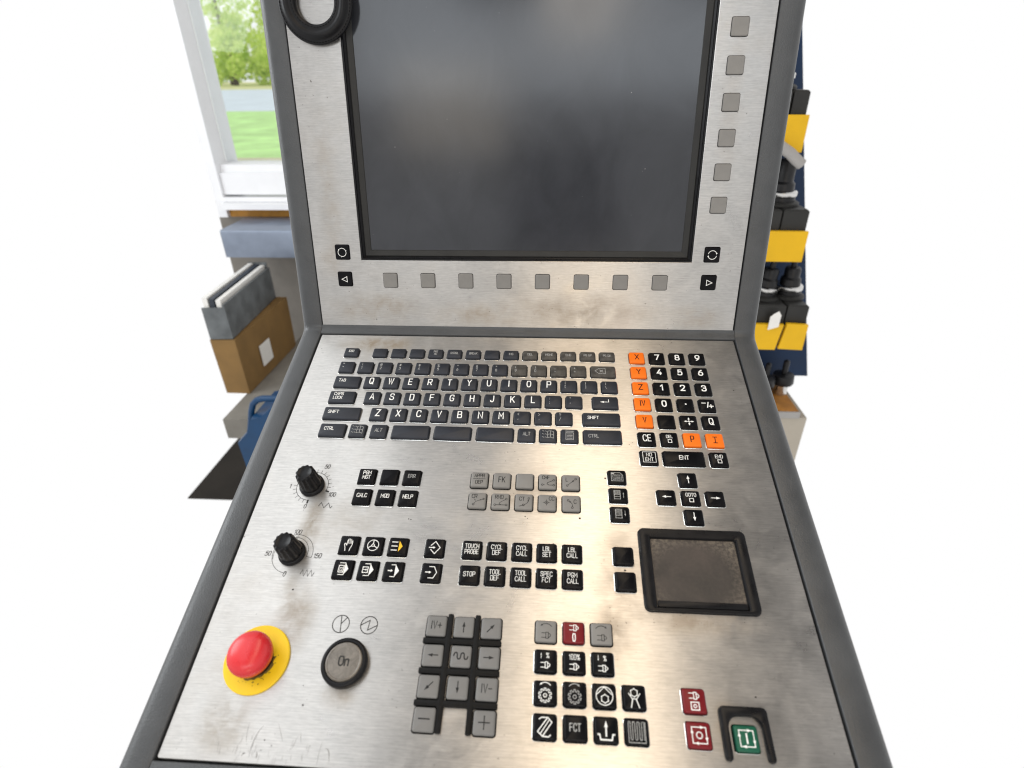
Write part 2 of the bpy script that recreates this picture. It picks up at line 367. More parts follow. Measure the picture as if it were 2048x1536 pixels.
class Draw:
    """flat print: mitred ribbons and filled shapes, each a hair above the last"""
    def __init__(s, z=0.0): s.mb = MB(); s.z = z; s.k = 0
    def nz(s): s.k += 1; return s.z + .004 * s.k
    def line(s, pts, w, mi=0):
        pts = [p for i, p in enumerate(pts) if i == 0 or math.dist(p, pts[i - 1]) > 1e-5]
        n = len(pts)
        if n < 2: return
        closed = n > 2 and math.dist(pts[0], pts[-1]) < 1e-4
        if closed: pts = pts[:-1]; n -= 1
        z = s.nz(); L = []; Rr = []
        for i in range(n):
            if closed: a, b = pts[i - 1], pts[(i + 1) % n]
            else: a, b = pts[max(i - 1, 0)], pts[min(i + 1, n - 1)]
            p = pts[i]
            d0 = Vector((p[0] - a[0], p[1] - a[1])); d1 = Vector((b[0] - p[0], b[1] - p[1]))
            if d0.length < 1e-9: d0 = d1
            if d1.length < 1e-9: d1 = d0
            d0.normalize(); d1.normalize()
            t = d0 + d1
            if t.length < .3: t = d1 - d0 if False else Vector((d1.x, d1.y)); nn = Vector((-d0.y, d0.x)); k = 1.0
            else:
                t.normalize(); nn = Vector((-t.y, t.x)); k = min(1 / max(nn.dot(Vector((-d0.y, d0.x))), .45), 2.0)
            ext = Vector((0, 0))
            if not closed:
                if i == 0: ext = -d1 * w * .35
                if i == n - 1: ext = d0 * w * .35
            L.append((p[0] + nn.x * w * .5 * k + ext.x, p[1] + nn.y * w * .5 * k + ext.y, z))
            Rr.append((p[0] - nn.x * w * .5 * k + ext.x, p[1] - nn.y * w * .5 * k + ext.y, z))
        a = s.mb.loop(Rr); b = s.mb.loop(L)
        for i in range(n if closed else n - 1):
            j = (i + 1) % n; s.mb.face((a[i], a[j], b[j], b[i]), mi)
    def poly(s, pts, mi=0):
        z = s.nz(); ar = sum(pts[i][0] * pts[(i + 1) % len(pts)][1] - pts[(i + 1) % len(pts)][0] * pts[i][1] for i in range(len(pts)))
        if ar < 0: pts = pts[::-1]
        s.mb.face(s.mb.loop([(x, y, z) for x, y in pts]), mi)
    def arcpts(s, cx, cy, r, a0=0, a1=360, n=28): return [(cx + r * math.cos(rad(a0 + (a1 - a0) * i / n)), cy + r * math.sin(rad(a0 + (a1 - a0) * i / n))) for i in range(n + 1)]
    def arc(s, cx, cy, r, a0=0, a1=360, w=.4, n=28, mi=0): s.line(s.arcpts(cx, cy, r, a0, a1, n), w, mi)
    def rect(s, x0, y0, x1, y1, w, mi=0): s.line([(x0, y0), (x1, y0), (x1, y1), (x0, y1), (x0, y0)], w, mi)
    def arrow(s, x0, y0, x1, y1, w, hl, hw, mi=0):
        d = Vector((x1 - x0, y1 - y0)); L = d.length; d /= L; n = Vector((-d.y, d.x))
        e = (x1 - d.x * hl, y1 - d.y * hl)
        s.line([(x0, y0), e], w, mi)
        s.poly([(x1, y1), (e[0] + n.x * hw / 2, e[1] + n.y * hw / 2), (e[0] - n.x * hw / 2, e[1] - n.y * hw / 2)], mi)
    def text(s, t, x, y, h, ws=.8, sw=.42, slant=0.0, anchor='c', mi=0, gap=1.9):
        k = h / 10; g = gap * k
        ws_ = [3.2 * k * ws if ch == ' ' else GL[ch][0] * k * ws for ch in t]
        tot = sum(ws_) + g * (len(t) - 1)
        cx = x - tot / 2 if anchor == 'c' else x
        for ch, wd in zip(t, ws_):
            if ch != ' ':
                for st in GL[ch][1]:
                    s.line([(cx + px * k * ws + py * k * slant, y - h / 2 + py * k) for px, py in st], sw, mi)
            cx += wd + g
    def build(s, name, mats, parent): return s.mb.build(name, mats, parent, MM, 0)

# ------------------------------------------------------------------ the console
root = empty('control_console'); root.matrix_world = ROOT_M
tag(root, 'grey framed machine control console with brushed steel keyboard and dark screen', 'control panel')
FY, DIH = 34.3255, 61.3338            # fold line and the bend between the two panels
UPM = Matrix.Translation((0, FY * MM, 0)) @ Matrix.Rotation(rad(DIH), 4, 'X')
PZ = -3.0                              # keyboard plate surface below the key tops

# housing: one cross-section swept along the bent side line
def profile():
    xl, xr = -342.0, 121.5
    P = []
    def q(cx, cz, r, a0, a1, n=7): return [(cx + r * math.cos(rad(a0 + (a1 - a0) * i / n)), cz + r * math.sin(rad(a0 + (a1 - a0) * i / n))) for i in range(n + 1)]
    P += [(xr, -75)]
    P += q(xr - 9, -11.0, 9, 0, 90)
    P += q(97.6 + 1.9, -2.0 - .8, .8, 90, 180, 2)
    P += [(98.7, -14.0), (-319.6, -14.0)]
    P += q(-319.6 - .8, -2.8, .8, 0, 90, 2)
    P += q(xl + 9, -11.0, 9, 90, 180)
    P += [(xl, -75)]
    return P
PR = profile()
RB = 6.0                              # bend radius of the fold on the face
tl = RB * math.tan(rad(DIH / 2))
cyc, czc = FY - tl, RB
stations = []
def st_low(y): return lambda z: (y, z)
def st_up(d):
    ca, sa = math.cos(rad(DIH)), math.sin(rad(DIH)); return lambda z: (FY + d * ca - z * sa, d * sa + z * ca)
for y in (-361.0, -360, -200): stations.append(st_low(y))
for k in range(9):
    a = rad(DIH * k / 8)
    stations.append((lambda a: (lambda z: (cyc + (RB - z) * math.sin(a), czc - (RB - z) * math.cos(a))))(a))
for d in (150, 372.0): stations.append(st_up(d))
mb = MB(); loops = []
for f in stations: loops.append([(x, *f(z)) for x, z in PR])
L = [mb.loop(l) for l in loops]
for k in range(len(L) - 1): mb.bridge(L[k], L[k + 1])
mb.face(L[0][::-1]); mb.face(L[-1])
housing = mb.build('housing', MT['paint'], root, sharp=50)
bv = housing.data
# lip under the keyboard plate and above the screen plate, and the bar in the fold
def bar(name, pts2, x0, x1, mtl):     # pts2: (y,z) outline, extruded along x
    b = MB(); a = b.loop([(x0, y, z) for y, z in pts2]); c = b.loop([(x1, y, z) for y, z in pts2])
    b.bridge(a, c); b.face(a[::-1]); b.face(c); return b.build(name, mtl, root, sharp=50)
lip = [(-361.5, -40), (-361.5, -11)] + [(-352.5 - 9 * math.cos(rad(t)), -11 + 9 * math.sin(rad(t))) for t in (20, 40, 60, 80, 90)] + [(-341.6, -2.0), (-340.8, -2.6), (-340.8, -6.3), (-345, -40)]
bar('front_lip', lip, -319.4, 98.5, MT['paint'])
ca, sa = math.cos(rad(DIH)), math.sin(rad(DIH))
def uv2(d, z): return (FY + d * ca - z * sa, d * sa + z * ca)
hb = [(28.6, -6.2), (28.6, -2.5), (29.2, -1.7)] + [(cyc + (RB + 1.4) * math.sin(rad(t)) , czc - (RB + 1.4) * math.cos(rad(t))) for t in (4, 14, 24, 34, 46, 57)]
hb += [uv2(0.6 - .9, -1.7), uv2(0.6 - .5, -2.5), uv2(.1, -6.2)]
bar('hinge_bar', hb, -319.4, 98.5, MT['paint'])
tb = [uv2(d, z) for d, z in ((349, -6.3), (349, -2.6), (350, -2), (360, -2), (368, -5), (371.5, -11), (371.5, -40), (352, -40))]
bar('top_lip', tb, -319.4, 98.5, MT['paint'])

# steel plates
def sheet(name, outer, hole, mtl, z0, z1, parent=root, r=1.2):
    b = MB()
    x0, x1, y0, y1 = outer
    if hole is None:
        P = lambda z, i=0: rrect((x1 - x0) / 2 - i, (y1 - y0) / 2 - i, r, 4, z, (x0 + x1) / 2, (y0 + y1) / 2)
        b.loft([P(z0), P(z1 - .3), P(z1, .3)], True)
    else:
        hx0, hx1, hy0, hy1 = hole
        def ring(z, i, j):
            return ([(x0 + i, y0 + i, z), (x1 - i, y0 + i, z), (x1 - i, y1 - i, z), (x0 + i, y1 - i, z)], [(hx0 - j, hy0 - j, z), (hx1 + j, hy0 - j, z), (hx1 + j, hy1 + j, z), (hx0 - j, hy1 + j, z)])
        o0, h0 = ring(z0, 0, 0); o1, h1 = ring(z1 - .3, 0, 0); o2, h2 = ring(z1, .3, .3)
        A = [b.loop(q) for q in (o0, o1, o2, h2, h1, h0)]
        for k in range(5): b.bridge(A[k], A[k + 1])
    return b
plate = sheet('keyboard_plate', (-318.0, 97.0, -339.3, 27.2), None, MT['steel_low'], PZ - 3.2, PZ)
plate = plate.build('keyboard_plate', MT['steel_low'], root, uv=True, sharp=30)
UZ = -1.6
b = sheet('screen_plate', (-318.6, 97.3, 1.6, 347.5), (-271.6, 50.0, 69.2, 314.5), MT['steel_up'], UZ - 4.4, UZ)
splate = b.build('screen_plate', MT['steel_up'], root, uv=True, sharp=30); splate.matrix_local = UPM

# recessed screen
def upobj(mbx, name, mats, parent=root, **k):
    o = mbx.build(name, mats, parent, **k)
    if parent is root: o.matrix_local = UPM
    return o
b = MB()
hx0, hx1, hy0, hy1 = -271.4, 49.8, 69.4, 314.3
def fr(i, z): return [(hx0 + i, hy0 + i, z), (hx1 - i, hy0 + i, z), (hx1 - i, hy1 - i, z), (hx0 + i, hy1 - i, z)]
b.loft([fr(.05, UZ - .5), fr(1.3, UZ - .5), fr(1.6, UZ - 2.2), fr(3.4, UZ - 4.6)], False)
upobj(b, 'screen_gasket', MT['black'], sharp=20)
b = MB(); b.loft([fr(3.2, UZ - 4.4), fr(4.0, UZ - 4.0), fr(8.6, UZ - 5.6), fr(9.4, UZ - 6.6)], False)
upobj(b, 'screen_bezel', MT['bezel'], sharp=20)
b = MB(); b.face(b.loop(fr(8.2, UZ - 6.3)))
upobj(b, 'display_screen', MT['screen'])

# ------------------------------------------------------------------ keys
KC = {}
def key_mesh(w_, h_, kind, mtl):
    k = (w_, h_, kind, mtl)
    if k in KC: return KC[k]
    b = MB(); hx, hy = w_ / 2, h_ / 2
    def rr(i, z, r): return rrect(hx - i, hy - i, max(r - i * .5, .4), 4, z)
    if kind == 'tall':
        b.loft([rr(-.80, PZ + .02, 1.7), rr(-.52, PZ + .24, 1.6), rr(-.28, PZ + .04, 1.5), rr(0, PZ + .06, 1.4), rr(.02, -1.0, 1.4), rr(.35, -.45, 1.4), rr(.85, -.12, 1.4), rr(1.15, 0, 1.4)], True, mis=[2, 2, 1, 0, 0, 0, 0])
    else:
        b.loft([rr(-.45, UZ + .05, 1.5), rr(0, UZ + .08, 1.4), rr(.05, UZ + 1.1, 1.4), rr(.3, UZ + 1.5, 1.4), rr(.7, UZ + 1.7, 1.4)], True, mis=[1, 0, 0, 0])
    me = mesh(b, 'key', [MT[mtl], MT['gap'], MT['gap'] if mtl in ('key_grey', 'key_jog') else MT['rim']], MM, 22)
    KC[k] = me
    return me
COLN = {'key_satin': 'black', 'key_worn': 'worn shiny black', 'key_gloss': 'glossy black', 'key_grey': 'light grey', 'key_jog': 'grey', 'key_orange': 'orange', 'key_red': 'red', 'key_green': 'green'}
def key(x, y, w_=14.4, h_=13.8, mtl='key_satin', draw=None, pm='white', what=None, kind='tall', name='key'):
    o = link(name, key_mesh(w_, h_, kind, mtl), root)
    if kind == 'tall': o.location = (x * MM, y * MM, random.uniform(0, .14) * MM); o.rotation_euler = (rad(random.uniform(-.35, .35)), rad(random.uniform(-.35, .35)), rad(random.uniform(-.5, .5)))
    else: o.matrix_local = UPM @ Matrix.Translation((x * MM, y * MM, 0))
    if draw:
        d = Draw(.012 if kind == 'tall' else UZ + 1.712); draw(d)
        ml = pm if isinstance(pm, (list, tuple)) else [pm]
        d.build('legend', [MT[q] for q in ml], o)
    if what: o['label'] = f'{COLN[mtl]} key {what}'
    return o
def T(*lines, h=3.1, ws=.8, sw=.46, x=0, y=0, dy=None, anchor='c'):
    dy = dy or h * 1.28
    def f(d):
        n = len(lines)
        for i, t in enumerate(lines): d.text(t, x, y + dy * ((n - 1) / 2 - i), h, ws, sw, anchor=anchor)
    return f

# keyboard rows
KX = 18.57
def big(ch): return T(ch, h=6.9, ws=.82 if ch not in 'WM' else .74, sw=.95, y=.9)
def pair(a, c): 
    def f(d): d.text(a, -3.4, 3.1, 2.9, .9, .38); d.text(c, -3.4, -1.3, 2.9, .9, .42)
    return f
FN = ['ESC', '', '', '', 'PRT/SC', 'SCROL', 'BREAK', '', 'INS', 'DEL', 'HOME', 'END', 'PG UP', 'PG DN']
for i, t in enumerate(FN):
    x = -280.0 if i == 0 else -251.3 + KX * (i - 1)
    pm = 'white' if i in (0,) else 'worn'
    dr = None
    if t: dr = T(*t.split('/'), h=2.7 if '/' not in t else 2.4, ws=.82 if len(t) < 5 else .72, sw=.36, y=.9 if i == 0 else .3, dy=3.2)
    key(x, 1.0, 14.2, 11.0, 'key_worn' if i > 8 else 'key_satin', dr, pm, f'marked {t.replace("/", " ")}' if t else None)
NUMS = ['~`', '!1', '@2', '#3', '$4', '%5', '^6', '&7', '*8', '(9', ')0', '_-', '+=']
for i, t in enumerate(NUMS):
    key(-280.0 + 18.62 * i, -18.9, 14.4, 13.6, 'key_worn' if i > 8 else 'key_satin', pair(t[0], t[1]), 'worn' if i != 0 else 'white', f'marked {t[1]} and {t[0]}')
def backsp(d):
    d.line([(-7.6, 0), (-4, 3.2), (2, 3.2), (2, -3.2), (-4, -3.2), (-7.6, 0)], .45)
    d.line([(-3.2, -1.4), (-.2, 1.4)], .6); d.line([(-3.2, 1.4), (-.2, -1.4)], .6)
key(-33.2, -18.9, 23.0, 13.6, 'key_worn', backsp, 'worn', 'with a backspace symbol')
def small(t, w_, y=1.2): 
    ls = t.split('/')
    return T(*ls, h=3.2, ws=.90, sw=.44, x=-w_ / 2 + 4.4, y=y, dy=4.6, anchor='l')
key(-274.9, -37.8, 24.6, 13.6, 'key_satin', small('TAB', 24.6), 'white', 'marked TAB')
for i, t in enumerate(['Q', 'W', 'E', 'R', 'T', 'Y', 'U', 'I', 'O', 'P', '{[', '}]', '|\\']):
    key(-251.2 + KX * i, -37.8, 14.4, 13.6, 'key_satin', big(t) if len(t) == 1 else pair(*t), 'white' if len(t) == 1 else 'worn', f'marked {" and ".join(t)}')
key(-275.1, -56.5, 24.2, 13.6, 'key_satin', small('CAPS/LOCK', 24.2, 1.0), 'white', 'marked CAPS LOCK')
for i, t in enumerate(['A', 'S', 'D', 'F', 'G', 'H', 'J', 'K', 'L', ':;', '"\'']):
    key(-246.6 + 18.54 * i, -56.5, 14.4, 13.6, 'key_satin', big(t) if len(t) == 1 else pair(*t), 'white' if len(t) == 1 else 'worn', f'marked {" and ".join(t)}')
def enter(d): d.line([(3, 3.0), (3, .2), (-1.6, .2)], .6); d.poly([(-4.6, .2), (-1.2, 1.3), (-1.2, -.9)])
key(-33.2, -56.5, 22.8, 13.6, 'key_satin', enter, 'white', 'with a bent enter arrow')
key(-270.4, -75.4, 33.8, 13.6, 'key_satin', small('SHIFT', 33.8), 'white', 'marked SHIFT at the left')
for i, t in enumerate(['Z', 'X', 'C', 'V', 'B', 'N', 'M', '<,', '>.', '?/']):
    key(-237.2 + 18.54 * i, -75.4, 14.4, 13.6, 'key_satin', big(t) if len(t) == 1 else pair(*t), 'white' if len(t) == 1 else 'worn', f'marked {" and ".join(t)}')
key(-37.6, -75.4, 32.4, 13.6, 'key_satin', small('SHIFT', 32.4), 'white', 'marked SHIFT at the right')
def flag(d):
    for k in range(3):
        y = 3.6 - 3.2 * k; d.line([(-5, y + .5), (-4.4, y + .9), (-3.6, y)], .35); d.line([(-2.8, y + .2), (-2.0, y + .6), (-1.2, y - .1)], .35)
    def wv(t): return .6 * math.sin(t * PI * 1.2)
    for y in (4.0, .6, -2.8): d.line([(-.4 + 5.2 * i / 6, y + wv(i / 6) - .3) for i in range(7)], .4)
    for i in (0, .5, 1): d.line([(-.4 + 5.2 * i, -2.8 + wv(i) - .3), (-.4 + 5.2 * i, 4.0 + wv(i) - .3)], .4)
def menu(d):
    d.rect(-3.2, -4.4, 3.2, 2.8, .45); d.line([(-3.4, 4.4), (3.4, 4.4)], .7)
    for k in range(4): d.line([(-2.2, 1.4 - 1.5 * k), (2.2, 1.4 - 1.5 * k)], .5)
key(-274.3, -94.1, 23.2, 13.6, 'key_satin', small('CTRL', 23.2), 'white', 'marked CTRL at the left')
key(-251.6, -94.1, 14.4, 13.6, 'key_satin', flag, 'worn', 'with a waving flag symbol at the left')
key(-232.7, -94.1, 14.4, 13.6, 'key_satin', T('ALT', h=3.4, ws=.85, sw=.42, y=.6), 'worn', 'marked ALT at the left')
for x, w_ in ((-204.4, 33.0), (-167.3, 32.4), (-130.2, 32.0)): key(x, -94.1, w_, 13.6, 'key_satin')
key(-102.7, -94.1, 14.4, 13.6, 'key_satin', T('ALT', h=3.4, ws=.85, sw=.42, y=.6), 'worn', 'marked ALT at the right')
key(-84.2, -94.1, 14.4, 13.6, 'key_satin', flag, 'worn', 'with a waving flag symbol at the right')
key(-65.6, -94.1, 14.4, 13.6, 'key_satin', menu, 'worn', 'with a list menu symbol')
key(-37.5, -94.1, 32.4, 13.6, 'key_satin', small('CTRL', 32.4, .2), 'worn', 'marked CTRL at the right')

# number pad
def numk(ch): return T(ch, h=6.2, ws=1.0, sw=1.15, y=.3)
def axis(t, bx=.8, sw=.9): return T(t, h=6.0, ws=bx, sw=sw, y=.4)
def pm_(d): d.line([(-4.8, 1.9), (-1.6, 1.9)], .9); d.line([(-.4, -3.0), (1.0, 3.0)], .9); d.line([(1.0, -1.5), (4.8, -1.5)], .9); d.line([(2.9, .3), (2.9, -3.3)], .9)
def cross(d):
    for a in range(4):
        c, s_ = math.cos(a * PI / 2), math.sin(a * PI / 2)
        d.arrow(.3 * c, .3 * s_, 4.4 * c, 4.4 * s_, .6, 2.2, 1.9)
def boxed(t, h=2.9):
    def f(d): d.text(t, 0, 2.3, h, .86, .38); d.rect(-1.5, -3.9, 1.5, -.9, .5)
    return f
def noent(d): d.text('NO', 0, 2.3, 3.2, .95, .38); d.text('ENT', 0, -2.2, 3.2, .95, .38); d.rect(-5.2, -5.0, 5.2, 5.0, .4)
PAD = [[('X', 'o'), '7', '8', '9'], [('Y', 'o'), '4', '5', '6'], [('Z', 'o'), '1', '2', '3'], [('IV', 'o'), '0', '.', 'pm'], [('V', 'o'), '', 'cross', 'Q'], ['CE', 'DEL', ('P', 'o'), ('I', 'o')]]
for r_, row in enumerate(PAD):
    for c_, t in enumerate(row):
        x, y = 19.0 * c_, -19.0 * r_
        if isinstance(t, tuple):
            if t[0] == 'I':
                dr = lambda d: (d.line([(0, 3), (0, -3)], .8), d.line([(-1.7, 3), (1.7, 3)], .8), d.line([(-1.7, -3), (1.7, -3)], .8))
            else: dr = axis(t[0], .95 if t[0] in 'XYZ' else .72)
            key(x, y, 14.2, 13.8, 'key_orange', dr, 'maroon', f'marked {t[0]}')
        elif t == '': key(x, y, 14.2, 13.8, 'key_gloss')
        elif t == 'pm': key(x, y, 14.2, 13.8, 'key_gloss', pm_, 'white', 'with a minus and plus sign')
        elif t == 'cross': key(x, y, 14.2, 13.8, 'key_gloss', cross, 'white', 'with a four way arrow cross')
        elif t == '.': key(x, y, 14.2, 13.8, 'key_gloss', lambda d: d.poly(d.arcpts(0, .3, .85, 0, 348, 10)), 'white', 'with a dot')
        elif t == 'CE': key(x, y, 14.2, 13.8, 'key_gloss', T('CE', h=6.4, ws=.72, sw=.75, y=.4), 'white', 'marked CE')
        elif t == 'DEL': key(x, y, 14.2, 13.8, 'key_gloss', boxed('DEL'), 'white', 'marked DEL with a square')
        elif t == 'Q': key(x, y, 14.2, 13.8, 'key_gloss', T('Q', h=6.4, ws=.85, sw=.95, y=.4), 'white', 'marked Q beside the arrow cross')
        else: key(x, y, 14.2, 13.8, 'key_gloss', numk(t), 'white', f'marked {t}')
key(0, -114, 14.2, 13.8, 'key_gloss', noent, 'white', 'marked NO ENT in a frame')
key(28.5, -114, 33.6, 13.8, 'key_gloss', T('ENT', h=3.7, ws=.95, sw=.55, y=.4), 'white', 'marked ENT, the wide one')
key(57, -114, 14.2, 13.8, 'key_gloss', boxed('END', 3.1), 'white', 'marked END with a square')
# cursor block
for x, y, dx, dy, nm in ((28.6, -134.4, 0, 1, 'up'), (9.6, -150.6, -1, 0, 'left'), (47.5, -150.6, 1, 0, 'right'), (28.6, -167.2, 0, -1, 'down')):
    key(x, y, 14.0, 12.6, 'key_gloss', (lambda dx, dy: lambda d: d.arrow(-3.4 * dx, -3.4 * dy, 3.6 * dx, 3.6 * dy, .6, 3.2, 2.3))(dx, dy), 'white', f'with an arrow pointing {nm}')
key(28.6, -150.7, 14.0, 12.6, 'key_gloss', boxed('GOTO', 3.0), 'white', 'marked GOTO with a square')
# page keys
def folder(d):
    d.line([(-4.6, -4), (4.6, -4), (4.6, 1.4), (2.6, 3.6), (-4.6, 3.6), (-4.6, -4)], .42); d.rect(-3.4, -2.9, 3.4, 1.6, .3)
    for k in range(3): d.line([(-2.6, .6 - 1.2 * k), (2.6, .6 - 1.2 * k)], .35)
    d.poly([(-4.4, 3.4), (-2.2, 3.4), (-2.2, 2.2), (-4.4, 2.2)])
def page(dn):
    def f(d):
        d.rect(-3.4, -3.8, 1.4, 3.6, .42)
        for k in range(4): d.line([(-3.2, (2.4 - 1.0 * k) if dn else (2.6 - .9 * k)), (1.2, (2.4 - 1.0 * k) if dn else (2.6 - .9 * k))], .35)
        d.line([(-3.2, -1.8), (1.2, -1.8)], .35)
        s_ = -1 if dn else 1
        d.arrow(3.9, -2.6 * s_, 3.9, 2.2 * s_, .3, 1.8, 1.1)
    return f
key(-27.9, -133.8, 14.2, 12.6, 'key_gloss', folder, 'worn', 'with a folder symbol')
key(-27.9, -150.3, 14.2, 12.6, 'key_gloss', page(False), 'worn', 'with a page up symbol')
key(-27.8, -166.8, 14.2, 12.6, 'key_gloss', page(True), 'worn', 'with a page down symbol')
key(-27.7, -200.6, 14.2, 13.8, 'key_gloss'); key(-27.5, -219.6, 14.2, 13.8, 'key_gloss')
# program keys
for r_, row in enumerate((('PGM/MGT', '', 'ERR'), ('CALC', 'MOD', 'HELP'))):
    for c_, t in enumerate(row):
        key((-232.7, -213.8, -195.2)[c_], (-139.9, -158.8)[r_], 14.4, 13.8, 'key_gloss', T(*t.split('/'), h=3.2, ws=.84, sw=.44 if t not in ('ERR',) else .36, y=.8, dy=4.2) if t else None, 'white' if t != 'ERR' else 'worn', f'marked {t.replace("/", " ")}' if t else None)
# path keys (grey)
def nd(d, x, y, r=.75): d.arc(x, y, r, 0, 360, .42, 12)
def k_appr(d): d.text('APPR', 0, 3.3, 3.0, .88, .46); d.line([(-5, .3), (5, .3)], .4); d.text('DEP', 0, -2.7, 3.0, .88, .46)
def k_chf(d): d.text('CHF', -1.4, 3.4, 3.0, .88, .46); nd(d, -4.2, -3.4); d.line([(-3.4, -3.4), (-2.4, -3.4)], .42); d.line([(4.4, .6), (0, -1.4), (-.4, -2.6), (1.2, -3.6), (4.2, -3.6)], .5); nd(d, 5, .9); nd(d, 5, -3.6)
def k_l(d): d.text('L', -3.2, 2.0, 3.4, .88, .46); nd(d, -3, -3.6); d.arrow(-2.4, -3, 3, 1.8, .4, 2.4, 1.6); nd(d, 3.9, 2.6)
def k_cr(d): d.text('CR', -2.4, 3.2, 3.2, .88, .46); nd(d, -2.8, -4); d.line(chaikin([(-2.4, -3.4), (-1, -1.4), (1.6, -.4), (4.4, .6)]), .36); d.arrow(-2.6, .8, -1.0, -1.0, .3, 1.4, 1); d.arrow(4, .5, 1.4, -.4, .3, 1.6, 1.1); nd(d, 5, .9, .6)
def k_rnd(d): d.text('RND', -1.0, 3.2, 3.2, .88, .46); nd(d, -4.2, -3.8); d.line([(-3.4, -3.8), (4.0, -3.8)], .5); nd(d, 4.8, -3.8); nd(d, 4.6, 1.4); d.line(chaikin([(4, .9), (-.6, -1.8), (-1, -2.8), (1, -3.7)]), .36)
def k_ct(d): d.text('CT', -1.6, 2.2, 3.2, .88, .46); d.line([(-3.6, -4.4), (-.4, -3.4)], .5); nd(d, -.2, -3.2); d.line(chaikin([(.4, -3), (3, -1.4), (3.6, 1.2)]), .4); d.arrow(3.2, -.6, 3.8, 1.8, .3, 1.8, 1.3); nd(d, 3.9, 2.6)
def k_cc(d): d.text('CC', 3.4, 3.2, 3.2, .88, .46); d.arc(-.6, -.4, 1.3, 0, 360, .36, 16); d.line([(-.6, -3), (-.6, 2.2)], .34); d.line([(-3.4, -.4), (2.2, -.4)], .34)
def k_c(d): d.text('C', 3.0, 1.0, 3.4, .88, .46); nd(d, -2.4, 2.0); nd(d, .8, -4.2); d.line(chaikin([(.9, -3.4), (.9, -1.4), (-.4, .4), (-1.8, 1.6)]), .4); d.arrow(-.4, .3, -2.0, 1.7, .3, 2, 1.5)
PATH = [('marked APPR DEP', k_appr), ('marked FK', T('FK', h=5.0, ws=.72, sw=.62, y=.3)), (None, None), ('marked CHF with a chamfer sketch', k_chf), ('marked L with a line sketch', k_l),
        ('marked CR with an arc sketch', k_cr), ('marked RND with a rounding sketch', k_rnd), ('marked CT with a tangent sketch', k_ct), ('marked CC with a crosshair', k_cc), ('marked C with an arc arrow', k_c)]
for i, (nm, dr) in enumerate(PATH):
    key((-139.4, -121.0, -102.4, -84.0, -65.2)[i % 5], (-140.0, -158.9)[i // 5], 13.8, 13.6, 'key_grey', dr, 'dark', nm)
# operating mode keys
def k_hand(d):
    d.line(chaikin([(-1.8, -5), (-2.2, -2.6), (-3.2, -.2), (-3.0, .9), (-2.0, .4), (-1.2, -1.2), (-1.4, 2.6), (-.8, 4.0)]), .5)
    for x, y in ((-.6, 4.2), (.5, 4.4), (1.5, 3.8), (2.4, 2.8)): d.line([(x, y), (x + .15, 0.6)], .42)
    d.line(chaikin([(2.6, 2.8), (2.8, -.6), (1.8, -2.8), (1.4, -5)]), .5)
def k_wheel(d):
    d.arc(0, 0, 4.2, 0, 360, .5, 30); d.arc(0, 0, 1.0, 0, 360, .45, 14)
    for a in (90, 210, 330): d.line([(1.1 * math.cos(rad(a)), 1.1 * math.sin(rad(a))), (4.1 * math.cos(rad(a)), 4.1 * math.sin(rad(a)))], .6)
def k_auto(d):
    for y in (3.2, 0, -3.2): d.line([(-4.6, y), (-.4, y)], .65)
    d.poly([(.8, 4.2), (3.6, 0), (.8, -4.2)], 1)
def pent(d, x0=-2.6, hgt=4.4): d.line([(x0, hgt), (1.6, hgt)], .55); d.line([(x0, -hgt), (1.6, -hgt)], .55)
def tri(d): d.poly([(1.4, 4.6), (4.4, 0), (1.4, -4.6)]); 
def k_hs(d): pent(d); tri(d); d.rect(-2.8, -2.6, .8, 2.4, .6); d.rect(-1.7, -1.6, -.3, .8, .4)
def k_blk(d): pent(d, -2.4); tri(d); d.rect(-3.6, -2.2, .2, 2.0, .6); d.arrow(-3.0, 0, -.2, 0, .5, 1.3, 1.6)
def k_run(d): pent(d, -1.6); tri(d); d.arrow(-3.6, 0, -.2, 0, .8, 1.5, 2.2)
def k_dia(d): d.line([(-2.8, 1.6), (.4, 4.8), (4.2, 0), (.4, -4.8), (-2.8, -1.6)], .55); d.arrow(-4, 0, .6, 0, .65, 1.5, 1.9)
def k_test(d): d.line([(-1.6, 4.2), (2, 4.2), (4.2, 0), (2, -4.2), (-1.6, -4.2)], .55); d.arrow(-4, 0, .2, 0, .75, 1.6, 2.0)
MODE = [(k_hand, 'with an open hand'), (k_wheel, 'with a handwheel'), (k_auto, 'with a yellow arrowhead and three lines'), (k_dia, 'with an arrow entering a diamond'), (k_hs, 'with a square inside an arrow'), (k_blk, 'with a boxed arrow inside an arrow'), (k_run, 'with an arrow inside an arrow'), (k_test, 'with an arrow entering an open point')]
for i, (dr, nm) in enumerate(MODE):
    key((-233.0, -214.3, -195.4, -167.5)[i % 4], (-200.0, -218.9)[i // 4], 14.6, 14.2, 'key_gloss', (lambda g: lambda d: (g(d)))(dr), ['white', 'amber'], nm)
PRG = ['TOUCH/PROBE', 'CYCL/DEF', 'CYCL/CALL', 'LBL/SET', 'LBL/CALL', 'STOP', 'TOOL/DEF', 'TOOL/CALL', 'SPEC/FCT', 'PGM/CALL']
for i, t in enumerate(PRG):
    key((-139.5, -121.0, -102.3, -83.8, -65.1)[i % 5], (-200.2, -219.3)[i // 5], 14.2, 14.0, 'key_gloss', T(*t.split('/'), h=3.3, ws=.82 if 'TOUCH' not in t else .78, sw=.36, y=.3, dy=4.4), 'white', f'marked {t.replace("/", " ")}')
